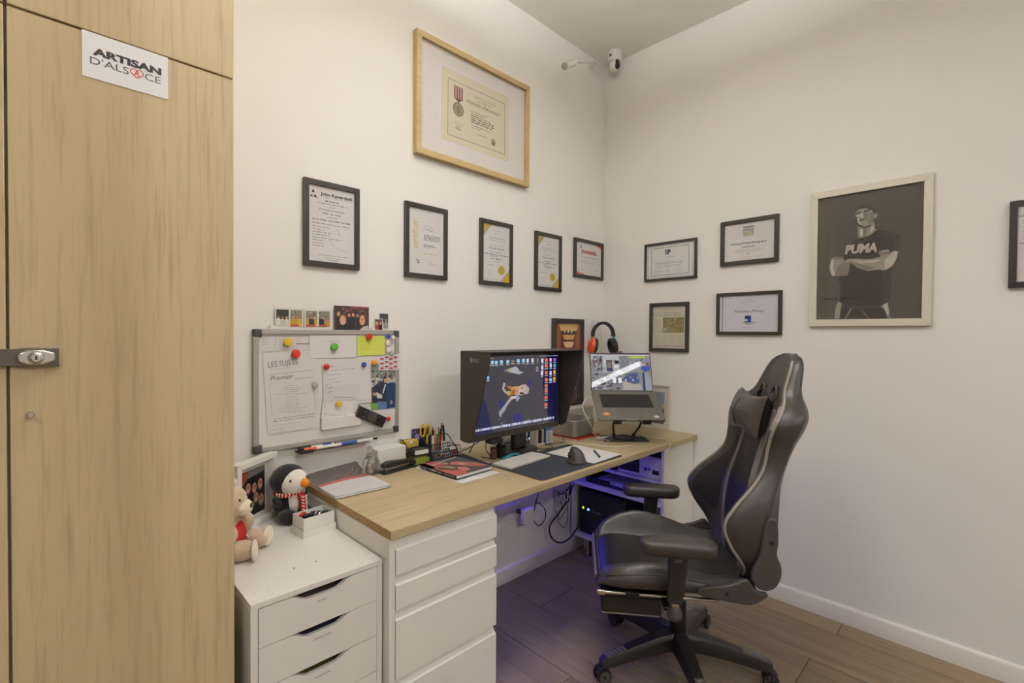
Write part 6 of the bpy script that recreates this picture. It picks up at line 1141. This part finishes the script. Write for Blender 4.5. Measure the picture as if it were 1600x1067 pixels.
# --- column and mechanism
MB().lathe([(.032, .145), (.032, .27), (.026, .272), (.026, .30)], 24).build('column_cover', 'black', CH, smooth=40)
MB().cyl((0, 0, .29), (0, 0, .385), .014, n=20).build('gas_lift', 'chrome', CH, smooth=40)
MB().box(-.12, .12, -.12, .12, .385, .432).build('tilt_mechanism', 'black', CH, bevel=.006)
# --- seat cushion
SB = [(-.215, .484, .470, .448), (-.15, .488, .468, .447), (-.08, .503, .464, .447), (.0, .530, .462, .447), (.08, .552, .462, .447), (.14, .560, .463, .447), (.20, .551, .466, .446), (.26, .530, .468, .444), (.30, .506, .464, .440), (.325, .478, .452, .432), (.335, .456, .440, .428)]
def seat_row(f, ys):
    zb, zc, z0 = (interp(SB, f, c) for c in (1, 2, 3)); hw = .262 if f < .22 else .262-.05*((f-.22)/.115)**2; row = []
    for y in ys:
        a = abs(y); zb_ = zb if y < 0 else zc+(zb-zc)*.62
        if a <= .62: z = zc+.006*(1-(a/.62)**2)
        elif a <= .84: s = (a-.62)/.22; z = zc+(zb_-zc)*(s*s*(3-2*s))
        else: s = (a-.84)/.16; z = zb_-(zb_-z0)*.45*s**2.2
        row.append(V((f, y*hw, z)))
    return row
fs = [-.215+.55*k/44 for k in range(45)]
yc_ = [-.62+1.24*k/16 for k in range(17)]; ys_ = [.62+.38*k/14 for k in range(15)]
m = MB(); m.grid([seat_row(f, yc_) for f in fs]); m.build('seat_center', 'leather_dark', CH, smooth=60)
for s in (-1, 1): m = MB(); m.grid([seat_row(f, [s*y for y in ys_]) for f in fs]); m.build('seat_bolster', 'leather', CH, smooth=60)
# lower skirt, front and sides
def edge(f, s): return seat_row(f, [s*1.0])[0]
loop = [edge(f, 1) for f in fs]+[seat_row(fs[-1], [1-2*k/12])[0] for k in range(1, 12)]+[edge(f, -1) for f in fs[::-1]]+[seat_row(fs[0], [-1+2*k/12])[0] for k in range(1, 12)]
rows = []
for k in range(7):
    s = k/6; z_ = .0; ring = []
    for q in loop: z0 = interp(SB, q.x, 3)-.012; o = V((q.x+.008*math.sin(math.pi*s)*(1 if q.x > .25 else 0), q.y*(1+.045*math.sin(math.pi*s)-.04*s), q.z+(z0-q.z)*s)); ring.append(o)
    rows.append(ring)
m = MB(); m.grid(rows, closed=True); m.add(rows[-1], [tuple(range(len(loop)))]); m.build('seat_side', 'leather', CH, smooth=60)
for s in (-1, 1): m = MB(); m.tube([seat_row(f, [s*.985])[0]+V((0, 0, .001)) for f in fs[::3]], .0035, 8, 3); m.build('seat_piping', 'dark_grey', CH, smooth=True); m = MB(); m.tube([seat_row(f, [s*.63])[0] for f in fs[::3]], .0022, 6, 3); m.build('seat_seam', 'leather', CH, smooth=True)
m = MB(); m.tube([seat_row(.327, [-.95+1.9*k/12])[0]+V((.004, 0, -.002)) for k in range(13)], .0035, 8, 3); m.build('seat_piping', 'dark_grey', CH, smooth=True)
m = MB(); m.grid([[q+V((.010, 0, 0)) for q in seat_row(.332, [-.8+1.6*k/12])] if False else [seat_row(.330, [-.86+1.72*k/14])[0]+V((.012+.004*j, 0, -.004-.012*j)) for k in range(15)] for j in range(3)]); m.build('front_trim', 'leather_grey', CH, smooth=60, solid=.003, fix=False)
# --- backrest
BK = [(.47, .175, -.205, -.195, -.268), (.54, .245, -.208, -.180, -.278), (.62, .268, -.214, -.128, -.285), (.70, .276, -.222, -.102, -.290), (.77, .266, -.234, -.146, -.298), (.83, .243, -.248, -.206, -.312), (.89, .224, -.264, -.248, -.335), (.97, .222, -.286, -.264, -.366), (1.02, .236, -.300, -.270, -.386), (1.06, .240, -.311, -.284, -.400), (1.09, .228, -.321, -.304, -.408), (1.115, .198, -.330, -.324, -.414), (1.135, .164, -.338, -.340, -.418), (1.16, .137, -.346, -.351, -.423), (1.20, .121, -.360, -.366, -.430), (1.24, .109, -.376, -.382, -.437), (1.27, .092, -.390, -.395, -.441), (1.29, .070, -.402, -.407, -.441), (1.303, .030, -.418, -.420, -.434)]
def brow(z, us):
    """front of the backrest: u from -1 to 1 across the width"""
    w, fc, fb = (interp(BK, z, c) for c in (1, 2, 3)); row = []
    for u in us:
        a = abs(u)
        if a < .56: f = fc+.012*(1-(a/.56)**2)*math.sin(math.pi*min(1, max(0, (z-.47)/.6)))
        else: s = (a-.56)/.44; f = fc+(fb+.012-fc)*(s*s*(3-2*s)) if a < .96 else fb+.012-.012*((a-.96)/.04)
        row.append(V((f, u*w, z)))
    return row
zs = [.47+(.833)*k/60 for k in range(61)]
cu = [-.40+.80*k/12 for k in range(13)]
m = MB(); m.grid([brow(z, cu) for z in zs if z <= 1.11]); m.build('back_center', 'leather_dark', CH, smooth=60)
m = MB(); m.grid([brow(z, cu) for z in zs if z >= 1.09]); m.build('headrest_center', 'leather', CH, smooth=60)
for s in (-1, 1):
    m = MB(); m.grid([brow(z, [s*(.40+.18*k/4) for k in range(5)]) for z in zs if z <= 1.10]); m.build('back_stripe', 'leather_grey', CH, smooth=60)
    m = MB(); m.grid([brow(z, [s*(.40+.60*k/16) for k in range(17)]) for z in zs if z >= 1.09]); m.build('headrest_wing', 'leather_dark' if False else 'leather', CH, smooth=60)
    m = MB(); m.grid([brow(z, [s*(.58+.42*k/16) for k in range(17)]) for z in zs if z <= 1.11]); m.build('back_bolster', 'leather', CH, smooth=60)
    # darker inset panel on the bolster's inner face
    m = MB()
    prt = [(.60, .66, .74), (.66, .63, .88), (.72, .62, .88), (.80, .62, .84), (.90, .62, .70), (.96, .62, .64)]
    m.grid([[q+V((.0022, 0, 0)) for q in brow(z, [s*(interp(prt, z, 1)+(interp(prt, z, 2)-interp(prt, z, 1))*k/8) for k in range(9)])] for z in [.60+.36*j/24 for j in range(25)]]); m.build('bolster_inset', 'leather_dark', CH, smooth=60)
    m = MB(); m.tube([brow(z, [s*1.0])[0]+V((.004, s*.002, 0)) for z in zs[2:60:2]], .0058, 8, 3); m.build('back_piping', 'piping', CH, smooth=True)
    # side wall and rounded rear edge
    rows = []
    for z in zs:
        w, fc, fb, fr = (interp(BK, z, c) for c in (1, 2, 3, 4)); dp = fb-fr
        rows.append([V((fb-dp*q, s*(w+.016*math.sin(math.pi*min(1, q*1.05))*min(1, w/.1)-max(0, q-.72)*.12), z)) for q in [k/10 for k in range(11)]])
    m = MB(); m.grid(rows); m.build('back_side', 'leather', CH, smooth=60)
rows = []
for z in zs:
    w, fc, fb, fr = (interp(BK, z, c) for c in (1, 2, 3, 4)); rows.append([V((fr-.012*(1-abs(u)**2), u*(w-.0336), z)) for u in [-1+2*k/14 for k in range(15)]])
m = MB(); m.grid(rows); m.build('back_shell', 'leather', CH, smooth=60)
m = MB(); zt = 1.303; a = brow(zt, [-1+2*k/12 for k in range(13)]); w, fc, fb, fr = (interp(BK, zt, c) for c in (1, 2, 3, 4)); m.add(a+[V((fr-.012, u*(w-.0336), zt)) for u in (1, 0, -1)], [tuple(range(16))]); m.build('back_cap', 'leather', CH)
# grey shoulder patches
for s in (-1, 1):
    m = MB(); m.grid([[q+V((.003, s*.001, .001)) for q in brow(z, [s*(.80+.19*k/6) for k in range(7)])] for z in [1.035+.08*j/8 for j in range(9)]]); m.build('shoulder_patch', 'leather_grey', CH, smooth=60)
# belt openings
for s in (-1, 1):
    q = brow(1.152, [s*.42])[0]; m = MB(); m.tube([q+V((.004+z*-.22, s*y, z)) for y, z in ((-.022, -.030), (-.020, .006), (-.008, .022), (.012, .022), (.024, .004), (.024, -.030))], .005, 8, 4, closed=True); m.build('belt_opening', 'dark_grey', CH, smooth=True)
    m = MB(); m.grid([[q+V((.003+z*-.22, s*y, z)) for y in (-.018, .020)] for z in (-.028, .016)]); m.build('opening_dark', 'black', CH, solid=.001, fix=False)
# --- neck pillow
def pil(u, v, side):
    x = .148*u*(1-.10*(1-v*v)); z = .092*v*(1-.24*(1-u*u)); c_ = lambda t: max(0., 1-t*t)
    return x, z, .058*(c_(u)**.42)*(c_(v)**.42)*side+.0008*side
PC = V((-.268, 0, 1.062)); tl_ = R(12); rows_f, rows_b = [], []
N = 20
for side, mt, nm in ((1, 'leather_soft', 'pillow_front'), (-1, 'leather_dark', 'pillow_back')):
    rows = []
    for j in range(N+1):
        row = []
        for i in range(N+1):
            x, z, th = pil(-1+2*i/N, -1+2*j/N, side); row.append(PC+V((th*math.cos(tl_)-z*math.sin(tl_), x, z*math.cos(tl_)+th*math.sin(tl_))))
        rows.append(row)
    m = MB(); m.grid(rows); po = m.build(nm, mt, CH, smooth=70)
    if side == 1:
        m = MB(); m.tube([rows[j][N//2]+V((.0006, 0, 0)) for j in range(0, N+1, 2)], .0018, 6, 3); m.build('pillow_seam', 'leather_dark', po, smooth=True)
        m = MB(); m.tube([rows[N//2][i]+V((.0006, 0, 0)) for i in range(0, N+1, 2)], .0018, 6, 3); m.build('pillow_seam', 'leather_dark', po, smooth=True)
for s in (-1, 1):
    q = brow(1.150, [s*.45])[0]; p0 = PC+V((-.012, s*.118, .004)); p1 = q+V((.006, s*.004, .004)); side = V((0, s*.015, 0))
    m = MB(); m.grid([[p0.lerp(p1, k/6)+side*e+V((.010*math.sin(math.pi*k/6), 0, 0)) for e in (-1, 1)] for k in range(7)]); m.build('pillow_strap', 'black_matte', CH, solid=.002, fix=False, smooth=60)
# --- recline hinges
for s in (-1, 1):
    y0, y1 = sorted((s*.280, s*.300))
    up_ = [(p_.x, p_.y) for p_ in spline([V(p_) for p_ in [(-.238, .735), (-.256, .738), (-.268, .725), (-.272, .66), (-.268, .615), (-.282, .575), (-.282, .535), (-.265, .500), (-.238, .486), (-.208, .492), (-.188, .515), (-.186, .545), (-.20, .58), (-.214, .62), (-.222, .69)]], 4, True)]
    hg = MB().prism(up_, y0, y1, 'xz').build('hinge_cover', 'grey_plastic' if False else 'dark_grey', CH, bevel=.006, seg=3)
    MB().cyl((-.248, y1 if s > 0 else y0, .655), (-.248, (y1+.0015) if s > 0 else y0-.0015, .655), .007, n=14).build('bolt', 'black', hg, smooth=40)
    y0, y1 = sorted((s*.272, s*.292))
    lo = [(p_.x, p_.y) for p_ in spline([V(p_) for p_ in [(-.015, .474), (-.022, .446), (-.16, .428), (-.20, .432), (-.246, .468), (-.205, .478), (-.182, .510), (-.165, .515), (-.11, .492)]], 3, True)]
    lw = MB().prism(lo, y0, y1, 'xz').build('seat_hinge_cover', 'dark_grey', CH, bevel=.005, seg=3); MB().cyl((-.105, y1 if s > 0 else y0, .462), (-.105, (y1+.0015) if s > 0 else y0-.0015, .462), .007, n=14).build('bolt', 'black', lw, smooth=40)
# --- armrests
for s in (-1, 1):
    y = s*.312; rows = []
    prof = [(.600, .70, .66), (.606, .88, .84), (.616, .97, .96), (.626, 1, 1), (.636, 1, 1), (.645, .95, .94), (.650, .84, .82), (.652, .6, .6)]
    cpts = rbox(-.132, .132, -.047, .047, .045, 8)
    for z, kx, ky in prof: rows.append([V((.066+px_*(1-(1-kx)*.25)-.0, y+py_*ky*(1-.12*(px_ > .05)), z)) for px_, py_ in cpts])
    m = MB(); m.grid(rows, closed=True); m.add(rows[-1], [tuple(range(len(cpts)))]); m.add(rows[0], [tuple(range(len(cpts)))[::-1]]); pd = m.build('arm_pad', 'leather', CH, smooth=50)
    m = MB(); ring = []
    for z, hx, hy in ((.432, .026, .017), (.52, .029, .018), (.59, .031, .020), (.6015, .033, .022)): ring.append([V((.066+a_+(.604-z)*.06, y+b_, z)) for a_, b_ in rbox(-hx, hx, -hy, hy, .008, 3)])
    m.grid(ring, closed=True); m.add(ring[-1], [tuple(range(len(ring[-1])))]); m.add(ring[0], [tuple(range(len(ring[0])))[::-1]]); ps = m.build('arm_post', 'black_plastic', CH, smooth=40)
    MB().box(.056, .082, y+s*.018-.003, y+s*.018+.004, .578, .592).build('height_button', 'dark_grey', ps, bevel=.002)
    MB().cyl((.077, y, .420), (.077, y, .4318), .0165, n=20).build('post_collar', 'chrome', CH, smooth=40)
    kn = MB(); kn.lathe([(.018, .0), (.026, .010), (.027, .022), (.020, .046), (.017, .050)], 20, (.077, y, .369)); kn.build('post_knob', 'dark_grey', CH, smooth=40)
    MB().box(.045, .11, *sorted((s*.09, y-s*.02)), .386, .398).build('arm_bracket', 'black', CH, bevel=.003)
# --- footrest with chrome rods
MB().box(.098, .326, -.205, .205, .302, .384).build('footrest_pad', 'leather_dark', CH, bevel=.016, seg=3)
m = MB(); m.tube([(.11, -.205, .313), (.322, -.203, .313), (.322, .203, .313), (.11, .205, .313)], .003, 8, 1); m.build('footrest_piping', 'piping', CH, smooth=True)
for s in (-1, 1):
    MB().cyl((.33, s*.248, .414), (-.09, s*.248, .414), .0065, n=12).build('footrest_rod', 'chrome', CH, smooth=40); MB().box(.315, .345, *sorted((s*.240, s*.256)), .404, .424).build('rod_end', 'chrome', CH, bevel=.004); MB().box(.19, .24, *sorted((s*.238, s*.258)), .404, .424).build('rod_clip', 'black', CH, bevel=.002)
    MB().box(.305, .33, *sorted((s*.150, s*.246)), .385, .408).build('footrest_bracket', 'black', CH, bevel=.002)
MB().cyl((-.02, -.10, .396), (.02, -.27, .396), .005, n=10).build('lift_lever', 'black', CH, smooth=40)
